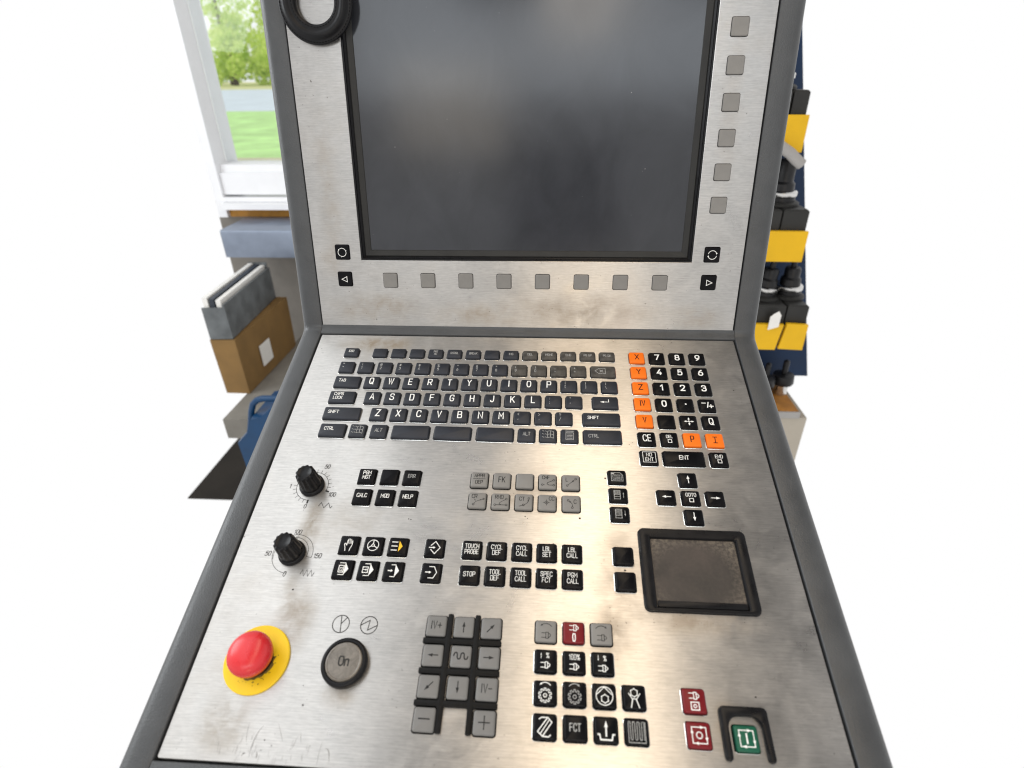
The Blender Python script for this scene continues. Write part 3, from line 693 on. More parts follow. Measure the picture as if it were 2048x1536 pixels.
# jog keys
def wave(d): 
    P = [(-4.6, .6)]
    d.line(chaikin([(-4.8, .2), (-4.2, 2.2), (-2.4, 2.2), (-2.4, -1.6), (-.2, -1.8), (0, 2.0), (2.2, 2.2), (2.2, -1.6), (4.2, -1.8), (4.7, 0)]), .85)
JOG = [('IV+', 0, 0), ('ar', 0, 1), ('ar', .72, .72), ('ar', -1, 0), ('wave', 0, 0), ('ar', 1, 0), ('ar', -.72, -.72), ('ar', 0, -1), ('IV-', 0, 0), ('-', 0, 0), None, ('+', 0, 0)]
JN = ['marked IV plus', 'with an up arrow', 'with an arrow to the upper right', 'with a left arrow', 'with a wavy line', 'with a right arrow', 'with an arrow to the lower left', 'with a down arrow', 'marked IV minus', 'marked minus', '', 'marked plus']
for i, j in enumerate(JOG):
    if not j: continue
    if j[0] == 'ar': dr = (lambda dx, dy: lambda d: d.arrow(-3.6 * dx, -3.6 * dy, 3.4 * dx, 3.4 * dy, .65, 3.4, 2.2))(j[1], j[2])
    elif j[0] == 'wave': dr = wave
    elif j[0] == '-': dr = lambda d: d.line([(-3.4, .3), (3.4, .3)], .8)
    elif j[0] == '+': dr = lambda d: (d.line([(-3.4, 0), (3.4, 0)], .7), d.line([(0, -3.6), (0, 3.6)], .7))
    else: dr = T(j[0], h=5.0, ws=.78, sw=.6, y=.4)
    key((-158.1, -139.3, -120.7)[i % 3], (-255.8, -274.5, -293.1, -311.6)[i // 3], 13.6, 13.4, 'key_jog', dr, 'dark', JN[i])
# spindle and auxiliary keys
def plug(d, x=0, y=0, k=1.0, w_=.5):
    d.line([(x - 4 * k, y + 1.7 * k), (x - .6 * k, y + 1.7 * k)], w_); d.line([(x - 4 * k, y - 1.7 * k), (x - .6 * k, y - 1.7 * k)], w_)
    d.rect(x - .6 * k, y - 2.3 * k, x + 1.3 * k, y + 2.3 * k, w_); d.line([(x + 1.3 * k, y + 1.8 * k), (x + 3.1 * k, y + .5 * k), (x + 3.1 * k, y - .5 * k), (x + 1.3 * k, y - 1.8 * k)], w_)
def turn(cw, y0=1.5, r=4.6, w_=.5, plugk=.8):
    def f(d):
        pts = d.arcpts(0, y0 - 2.4, r, 40, 140, 12)
        if cw: d.line(pts[2:], w_); e, e0 = pts[0], pts[2]
        else: d.line(pts[:-2], w_); e, e0 = pts[-1], pts[-3]
        d.arrow(e0[0], e0[1], e[0], e[1], w_ * .6, 1.5, 1.4)
    return f
def k_ccw(d): turn(False, 2.6, 4.8, .45)(d); plug(d, .5, -2.6, .85, .42)
def k_cw(d): turn(True, 2.6, 4.8, .45)(d); plug(d, .5, -2.6, .85, .42)
def k_s0(d): plug(d, .6, 3.0, .82, .45); d.text('0', .2, -3.2, 4.8, .62, .65)
def k_up(d): d.arrow(-2.9, 1.6, -2.9, 5.0, .3, 1.2, .8); d.text('%', 1.4, 3.4, 3.0, .8, .34); plug(d, .3, -2.4, .82, .45)
def k_100(d): d.text('100%', .3, 3.2, 3.2, .72, .34); plug(d, .3, -2.6, .82, .45)
def k_dn(d): d.arrow(-2.9, 5.0, -2.9, 1.6, .3, 1.2, .8); d.text('%', 1.4, 3.2, 3.0, .8, .34); plug(d, .3, -2.8, .82, .45)
def gear(d, cy=-1.4, R1=4.1, R0=2.9, w_=.42, n=10):
    P = []
    for k in range(n):
        for a, r in ((-.30, R0), (-.22, R1), (.22, R1), (.30, R0)):
            t = 2 * PI * (k + a) / n + PI / 2; P.append((r * math.cos(t), cy + r * math.sin(t)))
    P.append(P[0]); d.line(P, w_); d.line([(1.1 * math.cos(rad(60 * i)), cy + 1.1 * math.sin(rad(60 * i))) for i in range(7)], w_)
def k_gl(d): gear(d); turn(False, 4.0, 4.4, .5)(d)
def k_gr(d): gear(d); turn(True, 4.0, 4.4, .5)(d)
def star(d, cx, cy, r, w_=.45):
    d.line([(cx + r * math.cos(rad(60 * i + 30)), cy + r * math.sin(rad(60 * i + 30))) for i in range(7)], w_)
    for i in range(6): a = rad(60 * i + 30); d.poly(d.arcpts(cx + r * math.cos(a), cy + r * math.sin(a), .42, 0, 330, 8))
def k_pump(d): d.arc(0, 0, 5.2, 0, 360, .5, 34); d.line([(-4.7, .8), (0, 5.0), (4.7, .8)], .5); star(d, .2, -1.6, 2.4)
def k_man(d): star(d, 0, 2.6, 2.3); d.line([(-3.4, 2.2), (-1.4, -.8), (1.4, -.8), (3.6, 2.2)], .5); d.line([(-1.2, -1.2), (-2.2, -5.6)], .6); d.line([(1.2, -1.2), (2.8, -5.6)], .6)
def k_link(d):
    d.line([(-3.4, 4.0), (-2, 5.0), (2.0, 5.0), (4.4, 2.6), (-1.2, -5.0), (-4.2, -2.6), (1.4, 4.6)], .6); d.line([(2.6, 3.6), (-2.4, -3.6)], .5); d.line([(-1.2, -5), (2.4, -5.2), (3.6, -4.2)], .6)
def k_eject(d): d.arrow(0, -3.0, 0, 5.0, .9, 3.4, 2.2); d.line([(-5, -2.2), (-4, -2.2), (-3.4, -5), (3.4, -5), (4, -2.2), (5, -2.2)], .8)
def k_fins(d):
    d.line([(-5, -5.6), (5, -5.6), (5, 5.2)], .4); d.line([(-5, -5.6), (-5, 5.2)], .4)
    P = []
    for k in range(4):
        x = -5 + 2.7 * k; P += [(x, 5.2), (x + 1.35 - .4, 5.2), (x + 1.35 - .2, 4.6), (x + 1.35 - .1, -3.6), (x + 1.6, -4.2), (x + 2.2, -4.2), (x + 2.5, -3.6), (x + 2.5, 4.8)] if k < 3 else [(x, 5.2), (x + 1.2, 5.2), (x + 1.2, -4)]
    d.line(P, .4)
SPN = [('key_grey', k_ccw, 'dark', 'with a spindle turning left'), ('key_red', k_s0, 'white', 'with a spindle over a zero'), ('key_grey', k_cw, 'dark', 'with a spindle turning right'), None,
       ('key_gloss', k_up, 'white', 'with an up arrow, percent and spindle'), ('key_gloss', k_100, 'white', 'marked 100% with a spindle'), ('key_gloss', k_dn, 'white', 'with a down arrow, percent and spindle'), None,
       ('key_gloss', k_gl, 'white', 'with a gear turning left'), ('key_gloss', k_gr, 'worn', 'with a gear turning right'), ('key_gloss', k_pump, 'white', 'with a circled triangle and star'), ('key_gloss', k_man, 'white', 'with a gripper holding a ring'),
       ('key_gloss', k_link, 'white', 'with a slanted link symbol'), ('key_gloss', T('FCT', h=4.0, ws=.72, sw=.6, y=.6), 'worn', 'marked FCT'), ('key_gloss', k_eject, 'white', 'with an arrow leaving a tray'), ('key_gloss', k_fins, 'worn', 'with folded bellows')]
for i, s_ in enumerate(SPN):
    if s_: key((-83.6, -65.0, -46.4, -27.9)[i % 4], (-256.2, -274.8, -293.4, -312.0)[i // 4], 13.9, 13.8, s_[0], s_[1], s_[2], s_[3])
def cyc(inner):
    def f(d):
        a = 4.2
        for k in range(4):
            c, s_ = [(1, 0), (0, -1), (-1, 0), (0, 1)][k]
            x0, y0 = [(-a, a), (a, a), (a, -a), (-a, -a)][k]
            d.arrow(x0, y0, x0 + c * a * 1.75, y0 + s_ * a * 1.75, .55, 2.2, 1.8); d.line([(x0 + c * a * 1.6, y0 + s_ * a * 1.6), (x0 + c * a * 2, y0 + s_ * a * 2)], .55)
        inner(d)
    return f
def k_spst(d): plug(d, .3, 2.8, .85, .5); d.rect(-2.4, -5.0, 2.4, -.8, .6); d.arc(0, -2.9, .9, 0, 360, .5, 12)
key(9.1, -293.5, 14.0, 13.8, 'key_red', k_spst, 'white', 'with a spindle over a small square')
key(9.1, -311.9, 14.0, 13.8, 'key_red', cyc(lambda d: d.arc(0, 0, 1.7, 0, 360, .55, 18)), 'white', 'with four arrows round a circle')
key(36.9, -312.2, 14.0, 13.8, 'key_green', cyc(lambda d: d.line([(0, 2.5), (0, -2.5)], .9)), 'white', 'with four arrows round a bar')
# screen soft keys
for i in range(8): key(-243.7 + 37.87 * i, 49.5, 14.0, 14.0, 'key_grey', kind='flat', name='soft_key')
for i in range(8): key(68.3, 121.4 + 28.37 * i, 14.0, 14.0, 'key_grey', kind='flat', name='soft_key')
def ring3(d):
    for k in range(3): d.arc(0, 0, 4.0, 20 + 120 * k, 120 + 120 * k, .5, 10); a = rad(20 + 120 * k); d.poly([(4 * math.cos(a) + .9 * math.cos(t), 4 * math.sin(a) + .9 * math.sin(t)) for t in (a, a + 2.1, a + 4.2)])
def ring2(d):
    for k in range(2): d.arc(0, 0, 4.0, 20 + 180 * k, 165 + 180 * k, .55, 14); a = rad(20 + 180 * k); d.poly([(4 * math.cos(a) + 1.0 * math.cos(t), 4 * math.sin(a) + 1.0 * math.sin(t)) for t in (a, a + 2.1, a + 4.2)])
def trl(s_): return lambda d: d.line([(-3.0 * s_, 0), (2.2 * s_, 2.6), (2.2 * s_, -2.6), (-3.0 * s_, 0)], .6)
key(-289.6, 76.8, 14.0, 14.0, 'key_gloss', ring3, 'white', 'with a circle of three arrows', 'flat', 'soft_key')
key(-289.6, 50.4, 14.0, 14.0, 'key_gloss', trl(1), 'white', 'with a triangle pointing left', 'flat', 'soft_key')
key(68.0, 76.6, 14.0, 14.0, 'key_gloss', ring2, 'white', 'with a circle of two arrows', 'flat', 'soft_key')
key(67.8, 50.2, 14.0, 14.0, 'key_gloss', trl(-1), 'white', 'with a triangle pointing right', 'flat', 'soft_key')

# ------------------------------------------------------------------ guards, touchpad, buttons and dials
def inset(pts, d):            # offset a CCW outline inwards
    n = len(pts); out = []
    for i in range(n):
        a, p, c = Vector(pts[i - 1]), Vector(pts[i]), Vector(pts[(i + 1) % n])
        d0 = (p - a).normalized(); d1 = (c - p).normalized()
        n0 = Vector((-d0.y, d0.x)); n1 = Vector((-d1.y, d1.x)); m = (n0 + n1)
        m = m.normalized() if m.length > 1e-6 else n0
        q = p + m * (d / max(m.dot(n0), .4)); out.append((q.x, q.y))
    return out
def slab(b, pts, z0, z1, bev):
    L = [[(x, y, z0) for x, y in pts], [(x, y, z1 - bev) for x, y in pts], [(x, y, z1 - bev * .3) for x, y in inset(pts, bev * .35)], [(x, y, z1) for x, y in inset(pts, bev)]]
    b.loft(L, True)
# finger guard between the jog keys: three cross bars, two long bars, filleted webs
b = MB()
def barpts(x0, x1, y0, y1, r=.8): return [(p[0], p[1]) for p in rrect((x1 - x0) / 2, (y1 - y0) / 2, r, 3, 0, (x0 + x1) / 2, (y0 + y1) / 2)]
HB = (-265.2, -283.7, -302.3); VB = (-149.0, -130.2)
for y in HB: slab(b, barpts(-166.2, -113.2, y - 1.85, y + 1.85), PZ + .02, -.5, .6)
for x in VB: slab(b, barpts(x - 1.85, x + 1.85, -318.6, -247.4), PZ + .02, -.4, .6)
for x in VB:
    for y in HB:
        for sx in (-1, 1):
            for sy in (-1, 1):
                r = 2.6; cx, cy = x + sx * (1.5 + r), y + sy * (1.5 + r)
                arc_ = [(cx - sx * r * math.cos(rad(t)), cy - sy * r * math.sin(rad(t))) for t in (0, 22.5, 45, 67.5, 90)]
                P = [(x + sx * 1.4, y + sy * 1.4)] + [(x + sx * 1.4, arc_[0][1])] + arc_ + [(arc_[-1][0], y + sy * 1.4)]
                ar = sum(P[i][0] * P[(i + 1) % len(P)][1] - P[(i + 1) % len(P)][0] * P[i][1] for i in range(len(P)))
                if ar < 0: P = P[::-1]
                a0 = b.loop([(p[0], p[1], PZ + .02) for p in P]); a1 = b.loop([(p[0], p[1], -.75) for p in P]); b.bridge(a0, a1); b.face(a1)
b.build('finger_guard', MT['black_matt'], root, sharp=35)
# guard round the start key
def U():
    xo0, xo1, yt, yb = 23.0, 52.0, -295.2, -323.6
    def q(cx, cy, r, a0, a1, n=5): return [(cx + r * math.cos(rad(a0 + (a1 - a0) * i / n)), cy + r * math.sin(rad(a0 + (a1 - a0) * i / n))) for i in range(n + 1)]
    P = q(xo1 - 3, yt - 3, 3, 0, 90, 4) + q(xo0 + 3, yt - 3, 3, 90, 180, 4)
    P += q(xo0 + 2.2, yb + 1.6, 2.2, 180, 360, 6)
    ix0, ix1 = xo0 + 4.4, xo1 - 4.4
    rr_ = 7.0
    P += [(ix0, -303 - 3)] + q(ix0 + rr_, -300.4 - rr_, rr_, 170, 90, 5) + q(ix1 - rr_, -300.4 - rr_, rr_, 90, 10, 5) + [(ix1, -306)]
    P += q(xo1 - 2.2, yb + 1.6, 2.2, 180, 360, 6)
    return P
b = MB(); slab(b, U(), PZ + .02, 1.0, 1.2); b.build('start_key_guard', MT['black'], root, sharp=35)
# touchpad
b = MB()
def tp(i, z, r): return rrect(39.3 - i, 30.6 - i, r, 5, z, 24.1, -208.5)
def tpi(i, z): return rrect(31.0 - i, 25.4 - i, 1.2, 5, z, 24.1, -211.0)
b.loft([tp(-.5, PZ + .05, 4.5), tp(0, PZ + .5, 4), tp(0, -.6, 4), tp(.5, .1, 3.6), tp(1.6, .4, 3), tpi(-1.6, .4), tpi(-.6, -.1), tpi(0, -1.6), tpi(.3, -2.2)], False)
tpad = b.build('touchpad', MT['black'], root, sharp=30)
b = MB(); b.face(b.loop(tpi(-.2, -2.0)))
b.build('pad_surface', MT['pad'], tpad)
b = MB(); slab(b, barpts(-6.4, 54.6, -236.2, -231.8, .8), -1.95, -.9, .4); b.build('pad_button', MT['black'], tpad, sharp=35)

# emergency stop
ex, ey = -275.6, -282.0
es = lathe([(21.6, PZ + .02), (21.6, PZ + 1.4), (21.1, PZ + 1.9), (10.5, PZ + 1.95)], 56, ex, ey, True).build('emergency_stop', MT['yellow'], root)
es['label'] = 'red mushroom button on yellow disc'
lathe([(11.2, PZ + 1.9), (11.2, 5.2), (9.6, 6.0)], 40, ex, ey, False).build('collar', MT['black'], es)
lathe([(9.4, 4.8), (12.6, 5.0), (13.6, 6.2), (14.1, 8.5), (14.1, 10.5), (13.8, 12.6), (12.9, 14.8), (11.2, 16.6), (8.9, 17.9), (6.0, 18.8), (3.0, 19.2), (1.0, 19.3)], 56, ex, ey).build('button_head', MT['red'], es, sharp=60)
d = Draw(PZ + 1.99)
rr0 = random.Random(5)
d.poly([(ex + (12.6 + rr0.uniform(-.6, 1.0)) * math.cos(rad(a)), ey + (12.6 + rr0.uniform(-.6, 1.0)) * math.sin(rad(a))) for a in range(250, 372, 8)] + [(ex + 11.2 * math.cos(rad(a)), ey + 11.2 * math.sin(rad(a))) for a in range(370, 246, -10)])
for k in range(26):
    a, r = rad(rr0.uniform(240, 380)), rr0.uniform(12.4, 16.5); c0 = rr0.uniform(.15, .5)
    d.poly([(ex + r * math.cos(a) + c0 * rr0.uniform(.6, 1.2) * math.cos(2 * PI * q / 6), ey + r * math.sin(a) + c0 * rr0.uniform(.6, 1.2) * math.sin(2 * PI * q / 6)) for q in range(6)])
d.build('grime', [MT['grime']], es)['kind'] = 'stuff'
# illuminated on button
ox, oy = -215.4, -281.9
ob = lathe([(15.2, PZ + .02), (15.4, PZ + .6), (15.2, 1.6), (14.6, 2.6), (13.6, 3.0), (12.6, 2.8), (12.2, 1.8)], 52, ox, oy, False).build('power_button', MT['black'], root, sharp=50)
m, nt, pb = mat('cloudy_button_lens')
v_ = coords(nt); c_ = noise(nt, v_, 160, 5, .65, .8)
lk(nt, mixc(nt, ramp(nt, c_, .3, .7), (0.11, 0.098, 0.082), (0.21, 0.188, 0.162)), pb.inputs['Base Color'])
pb.inputs['Roughness'].default_value = .25; pb.inputs['Specular IOR Level'].default_value = .5
MT['lens'] = m
lens = lathe([(12.3, 1.2), (12.1, 2.6), (11.6, 3.3), (10.9, 3.5), (10.4, 3.2), (8, 3.3), (3, 3.4), (.5, 3.4)], 48, ox, oy).build('button_lens', MT['lens'], ob, sharp=30)
d = Draw(3.43); d.text('On', ox + .2, oy + .2, 5.4, .95, 1.0); d.build('legend', [MT['etch']], ob)

# rotary knobs
def knob(x, y, tilt):
    k = empty('rotary_knob'); k.parent = root; k.location = (x * MM, y * MM, PZ * MM)
    lathe([(9.6, .02), (10.0, .3), (10.0, 2.6), (9.2, 3.6), (8.6, 3.8)], 44, 0, 0, True).build('collar', MT['black'], k)
    b = MB(); n = 96; LO = []
    for r0, z, fl in ((8.4, 3.6, 0), (8.7, 4.4, .15), (8.0, 10, .5), (7.3, 18, .5), (7.1, 20.2, .45), (6.5, 21.2, .2), (5.6, 21.6, 0), (5.2, 21.2, 0), (.5, 21.1, 0)):
        P = []
        for i in range(n):
            a = 2 * PI * i / n; c = math.cos(a * 12); P.append(((r0 + fl * max(-1, min(1, c * 2.2))) * math.cos(a), (r0 + fl * max(-1, min(1, c * 2.2))) * math.sin(a), z))
        LO.append(P)
    b.loft(LO, True); b.build('grip', MT['key_gloss'] if False else MT['black'], k, sharp=50)
    return k
k1 = knob(-276.6, -149.6, 0); k2 = knob(-275.0, -207.6, 0)
d = Draw(PZ + .04)
cx, cy = -276.6, -149.6
d.arc(cx, cy, 12.9, 270, -18, .4, 50)
for i in range(1, 19):
    a = 270 - 288 * i / 19.0; d.line([(cx + 13 * math.cos(rad(a)), cy + 13 * math.sin(rad(a))), (cx + 15.6 * math.cos(rad(a)), cy + 15.6 * math.sin(rad(a)))], .35)
for a in (270, -18): d.line([(cx + 13 * math.cos(rad(a)), cy + 13 * math.sin(rad(a))), (cx + 15.4 * math.cos(rad(a)), cy + 15.4 * math.sin(rad(a)))], 1.3)
for t, x, y in (('0', -277.4, -168.0), ('100', -258.3, -156.8), ('50', -269.1, -130.6), ('1', -295.1, -150.2)): d.text(t, x, y, 3.5, .85, .46, .12)
d.line([(-266.6, -167.6), (-264.8, -164.4), (-261.8, -169), (-258.9, -164.4), (-256.6, -169), (-255.4, -167.2)], .42)
d.build('dial_scale', [MT['etch']], root)
d = Draw(PZ + .04)
cx, cy = -275.0, -207.6
d.arc(cx, cy, 15.2, 270, -10, .36, 60)
d.line([(cx + (14.6 - 3.4 * t / 30) * math.cos(rad(200 - 210 * t / 30)), cy + (14.6 - 3.4 * t / 30) * math.sin(rad(200 - 210 * t / 30))) for t in range(31)] + [(cx + 15.2 * math.cos(rad(-10)), cy + 15.2 * math.sin(rad(-10)))], .36)
d.line([(cx - 1.2, cy + 13.2), (cx, cy + 14.3), (cx + 1.0, cy + 13.2), (cx, cy + 12.1), (cx - 1.2, cy + 13.2)], .3)
for t, x, y in (('0', -276.4, -223.4), ('100', -276.3, -190.2), ('50', -293.9, -208.2), ('150', -255.6, -208.6)): d.text(t, x, y, 3.5, .85, .46, .12)
d.line([(-264.6, -223.0), (-263.4, -219.6), (-261.8, -224.6), (-260.2, -219.6), (-258.6, -224.6), (-257.0, -219.8), (-255.4, -224.4), (-254.4, -221.6)], .42)
d.build('dial_scale', [MT['etch']], root)
d = Draw(PZ + .04)
d.arc(-225.2, -256.7, 5.8, 0, 360, .62, 40); d.line([(-225.9, -251.1), (-224.4, -262.4)], .62); d.line([(-221.6, -252.3), (-225.2, -256.6)], .62)
d.arc(-205.4, -256.7, 5.8, 0, 360, .62, 40); d.line([(-210.9, -256.8), (-205.2, -253.4), (-205.8, -260.0), (-199.9, -256.8)], .62)
d.build('printed_symbols', [MT['etch']], root)

# wear: hairline scratches and specks that belong to the plates
b = Draw(PZ + .03)
def taper(pts, w_, mi=0):
    n = len(pts) - 1
    z = b.nz(); L_ = []; R_ = []
    for i, p in enumerate(pts):
        a, c = pts[max(i - 1, 0)], pts[min(i + 1, n)]
        t = Vector((c[0] - a[0], c[1] - a[1])).normalized(); k = w_ * (.25 + .75 * math.sin(PI * (i + .4) / (n + .8)))
        L_.append((p[0] - t.y * k / 2, p[1] + t.x * k / 2, z)); R_.append((p[0] + t.y * k / 2, p[1] - t.x * k / 2, z))
    i0 = b.mb.loop(R_); i1 = b.mb.loop(L_)
    for i in range(n): b.mb.face((i0[i], i0[i + 1], i1[i + 1], i1[i]), mi)
def crv(p0, p1, p2, n=8): return [((1 - t) ** 2 * p0[0] + 2 * t * (1 - t) * p1[0] + t * t * p2[0], (1 - t) ** 2 * p0[1] + 2 * t * (1 - t) * p1[1] + t * t * p2[1]) for t in [i / n for i in range(n + 1)]]
taper(crv((-258.2, -319.5), (-262.8, -325), (-261.6, -336.0)), .55)
taper(crv((-267.6, -318), (-267.6, -325), (-265.9, -328.4)), .35)
taper(crv((-249, -318), (-246, -323), (-243.6, -327)), .35)
taper(crv((-216.2, -329.4), (-213.2, -328.8), (-212.2, -336.6)), .6)
taper(crv((-219, -326), (-219.6, -332), (-219.2, -338)), .3)
taper(crv((-233.5, -322), (-233, -325), (-232, -327.4)), .3)
taper(crv((-258, -333), (-256.5, -335), (-257.2, -336.4)), .8)
for i in range(34):
    x, y = random.uniform(-285, -225), random.uniform(-337, -322); taper(crv((x, y), (x + random.uniform(-1, 1), y - 2), (x + random.uniform(-1.2, 1.2), y - random.uniform(2, 6))), random.uniform(.07, .18))
for i in range(14):
    x, y = random.uniform(-200, 80), random.uniform(-330, -120); taper(crv((x, y), (x + 1, y + random.uniform(-1, 1)), (x + random.uniform(-4, 4), y + random.uniform(-3, 3))), random.uniform(.1, .22))
b.build('scratch_marks', [MT['scratch']], root)['kind'] = 'stuff'
b = Draw(PZ + .03)
SPK = [(-266.3, -234.5, .75), (-240, -296, .4), (-237, -307, .7), (-58.5, -170.4, 1.0), (-101, -170.5, .6), (-99, -172, .5), (-120, -199, .35), (-118, -111, .5), (-120.5, -112, .4), (-112, -110.5, .4), (-79, -192, .5), (-27, -210.5, .9), (84.6, -37, .5), (2, -28, .45), (-29, -135, .4), (-37, -134, 1.0), (-90, 12, .5), (48, -289, .7), (-15, -100, .5), (-13.6, -101.5, .4), (-12, -98, .35), (-255, -327, .5), (-130, 4, .4), (-192, -176, .6), (-190, -176.4, .5), (-109, -118, .4)]
for x, y, r in SPK: b.poly([(x + r * random.uniform(.7, 1.2) * math.cos(2 * PI * i / 7), y + r * random.uniform(.6, 1.0) * math.sin(2 * PI * i / 7)) for i in range(7)])
for i in range(150):
    gx, gy, sx, sy = random.choice(((-205, -30, 80, 50), (-70, -40, 60, 50), (-100, -150, 45, 28), (-35, -215, 14, 40), (20, -243, 40, 6), (-140, -285, 30, 36), (-40, -260, 25, 30)))
    x, y, r = random.gauss(gx, sx * .5), random.gauss(gy, sy * .5), random.uniform(.12, .34)
    b.poly([(x + r * random.uniform(.6, 1.3) * math.cos(2 * PI * i_ / 5), y + r * random.uniform(.5, 1.0) * math.sin(2 * PI * i_ / 5)) for i_ in range(5)])
b.build('oil_specks', [MT['speck']], root)['kind'] = 'stuff'

# ------------------------------------------------------------------ leather ring on the screen surround
rg = empty('leather_ring'); rg.matrix_world = ROOT_M @ UPM @ Matrix.Translation((-289.0 * MM, 286.0 * MM, UZ * MM))
tag(rg, 'black stitched leather ring lying against the upper left of the steel screen surround', 'ring')
prof = [(17.0, .6), (16.7, 2.5), (17.0, 6.0), (17.8, 7.4), (19.2, 8.0), (20.6, 8.0), (21.4, 7.7), (22.2, 8.0), (23.4, 9.0), (25.0, 9.5), (26.6, 9.0), (27.8, 7.4), (28.6, 6.2), (29.4, 5.7), (30.6, 5.6), (31.6, 5.2), (32.2, 4.0), (32.0, 2.6), (31.0, 1.6), (28, .6), (17.0, .6)]
b = MB(); b.loft([circ(r, z, 72) for r, z in prof], False)
b.build('ring_body', MT['leather'], rg, sharp=60)
b = MB()
for r, z, n in ((19.5, 7.96, 46), (30.5, 5.56, 74)):
    for i in range(n):
        a = 2 * PI * i / n; u = Vector((math.cos(a), math.sin(a), 0)); t = Vector((-u.y, u.x, 0))
        c = u * r + Vector((0, 0, z)); h = [c + u * sx * .3 + t * sy * .75 for sx, sy in ((-1, -1), (1, -1), (1, 1), (-1, 1))]
        b.hexa([tuple(q) for q in h] + [tuple(q + Vector((0, 0, .28))) for q in h])
b.build('stitching', MT['thread'], rg, sharp=0)['kind'] = 'stuff'

# ------------------------------------------------------------------ background, left: window, ledge, bench, box, crate, canister
MT['upvc'] = plain('white_window_plastic', (0.80, 0.81, 0.83), .35, .4, 0, .03, 10)
MT['wood'] = plain('orange_wood', (0.42, 0.20, 0.035), .6, .3, 0, .2, 30)
MT['ledge'] = plain('blue_grey_steel', (0.20, 0.235, 0.30), .35, .5, .3, .15, 12)
MT['wall'] = plain('grey_plaster', (0.20, 0.185, 0.165), .85, .2, 0, .15, 8, .3, 80, .002)
MT['concrete'] = plain('pale_bench_top', (0.20, 0.188, 0.165), .8, .2, 0, .18, 10)
MT['card'] = plain('brown_cardboard', (0.215, 0.128, 0.048), .8, .2, 0, .12, 14)
MT['paper'] = plain('white_paper', (0.72, 0.71, 0.68), .8, .2, 0, .04, 20)
MT['crate'] = plain('grey_crate_plastic', (0.12, 0.13, 0.135), .5, .3, 0, .3, 18)
MT['folder'] = plain('dark_folder', (0.035, 0.042, 0.055), .5, .3, 0, .2, 20)
MT['blue'] = plain('blue_paint', (0.003, 0.038, 0.105), .42, .35, 0, .12, 20)
MT['floor'] = plain('floor_in_shade', (0.030, 0.026, 0.022), .8, .15, 0, .3, 5)  # floor colour already carries the deep shade under the bench
def wbox(name, mtl, x0, x1, y0, y1, z0, z1, parent=None):
    b = MB(); b.box(x0, x1, y0, y1, z0, z1); return b.build(name, mtl, parent, 1.0, 30)
WX0, WX1 = -1.32, -0.55
fl = wbox('floor', MT['floor'], -1.47, 0.75, 1.12, 1.9, -.004, 0.0); tag(fl, kind='structure')
wl = wbox('workshop_wall', MT['wall'], -1.385, -0.45, 1.69, 1.83, 0.002, .955)
tag(wl, 'grey plastered wall below the window on the left', 'wall')
win = empty('window', (WX0, 1.68, 1.0)); tag(win, 'white framed window looking out on grass, road and green trees', 'window')
def wpart(name, mtl, x0, x1, y0, y1, z0, z1):
    b = MB(); b.box(x0, x1, y0, y1, z0, z1); o = b.build(name, mtl, win, 1.0, 30); o.matrix_parent_inverse = Matrix.Translation(win.location).inverted(); return o
zb = at(448, 327, 1.66).z
wpart('bottom_rail', MT['upvc'], WX0, WX1, 1.655, 1.80, at(500, 389, 1.655).z, at(500, 346, 1.655).z)
wpart('sash', MT['upvc'], WX0, WX1, 1.672, 1.79, at(500, 346, 1.672).z + .001, at(500, 329, 1.672).z)
wpart('side_frame', MT['upvc'], WX0 - .035, WX0 - .001, 1.64, 1.81, .958, 2.25)
wpart('side_frame', MT['upvc'], WX1 + .001, WX1 + .055, 1.64, 1.81, .958, 2.25)
wpart('top_rail', MT['upvc'], WX0, WX1, 1.655, 1.80, 2.15, 2.25)
wpart('window_sill', MT['upvc'], WX0, WX1, 1.60, 1.80, at(500, 420, 1.60).z, at(500, 409, 1.60).z)
wpart('sill_bead', MT['upvc'], WX0, WX1, 1.638, 1.654, at(500, 409, 1.6).z + .001, at(500, 395, 1.638).z)
wpart('wood_batten', MT['wood'], WX0, WX1, 1.66, 1.688, .956, at(500, 420, 1.60).z - .001)
m, nt, pb = mat('window_glass')
for n_ in list(nt.nodes): nt.nodes.remove(n_)
o_ = N(nt, 'ShaderNodeOutputMaterial'); mx = N(nt, 'ShaderNodeMixShader'); tr = N(nt, 'ShaderNodeBsdfTransparent'); gl = N(nt, 'ShaderNodeBsdfGlossy'); fr_ = N(nt, 'ShaderNodeFresnel')
tr.inputs[0].default_value = (.97, .985, .98, 1); gl.inputs['Roughness'].default_value = .02; fr_.inputs[0].default_value = 1.35
lk(nt, fr_.outputs[0], mx.inputs[0]); lk(nt, tr.outputs[0], mx.inputs[1]); lk(nt, gl.outputs[0], mx.inputs[2]); lk(nt, mx.outputs[0], o_.inputs[0])
MT['glass'] = m
wpart('pane', MT['glass'], WX0 + .001, WX1 - .001, 1.72, 1.726, zb + .002, 2.149)
# steel ledge below the window
lt = at(510, 461, 1.45).z; lb = at(510, 515, 1.45).z
b = MB()
pf = [(1.45, lb), (1.45, lt - .008), (1.4525, lt - .002), (1.458, lt), (1.655, lt), (1.655, lb)]
a0 = b.loop([(-1.255, y, z) for y, z in pf]); a1 = b.loop([(-.5, y, z) for y, z in pf]); b.bridge(a1, a0); b.face(a0); b.face(a1[::-1])
lg = b.build('steel_ledge', MT['ledge'], None, 1.0, 30); tag(lg, 'blue grey steel ledge running under the window sill', 'ledge')
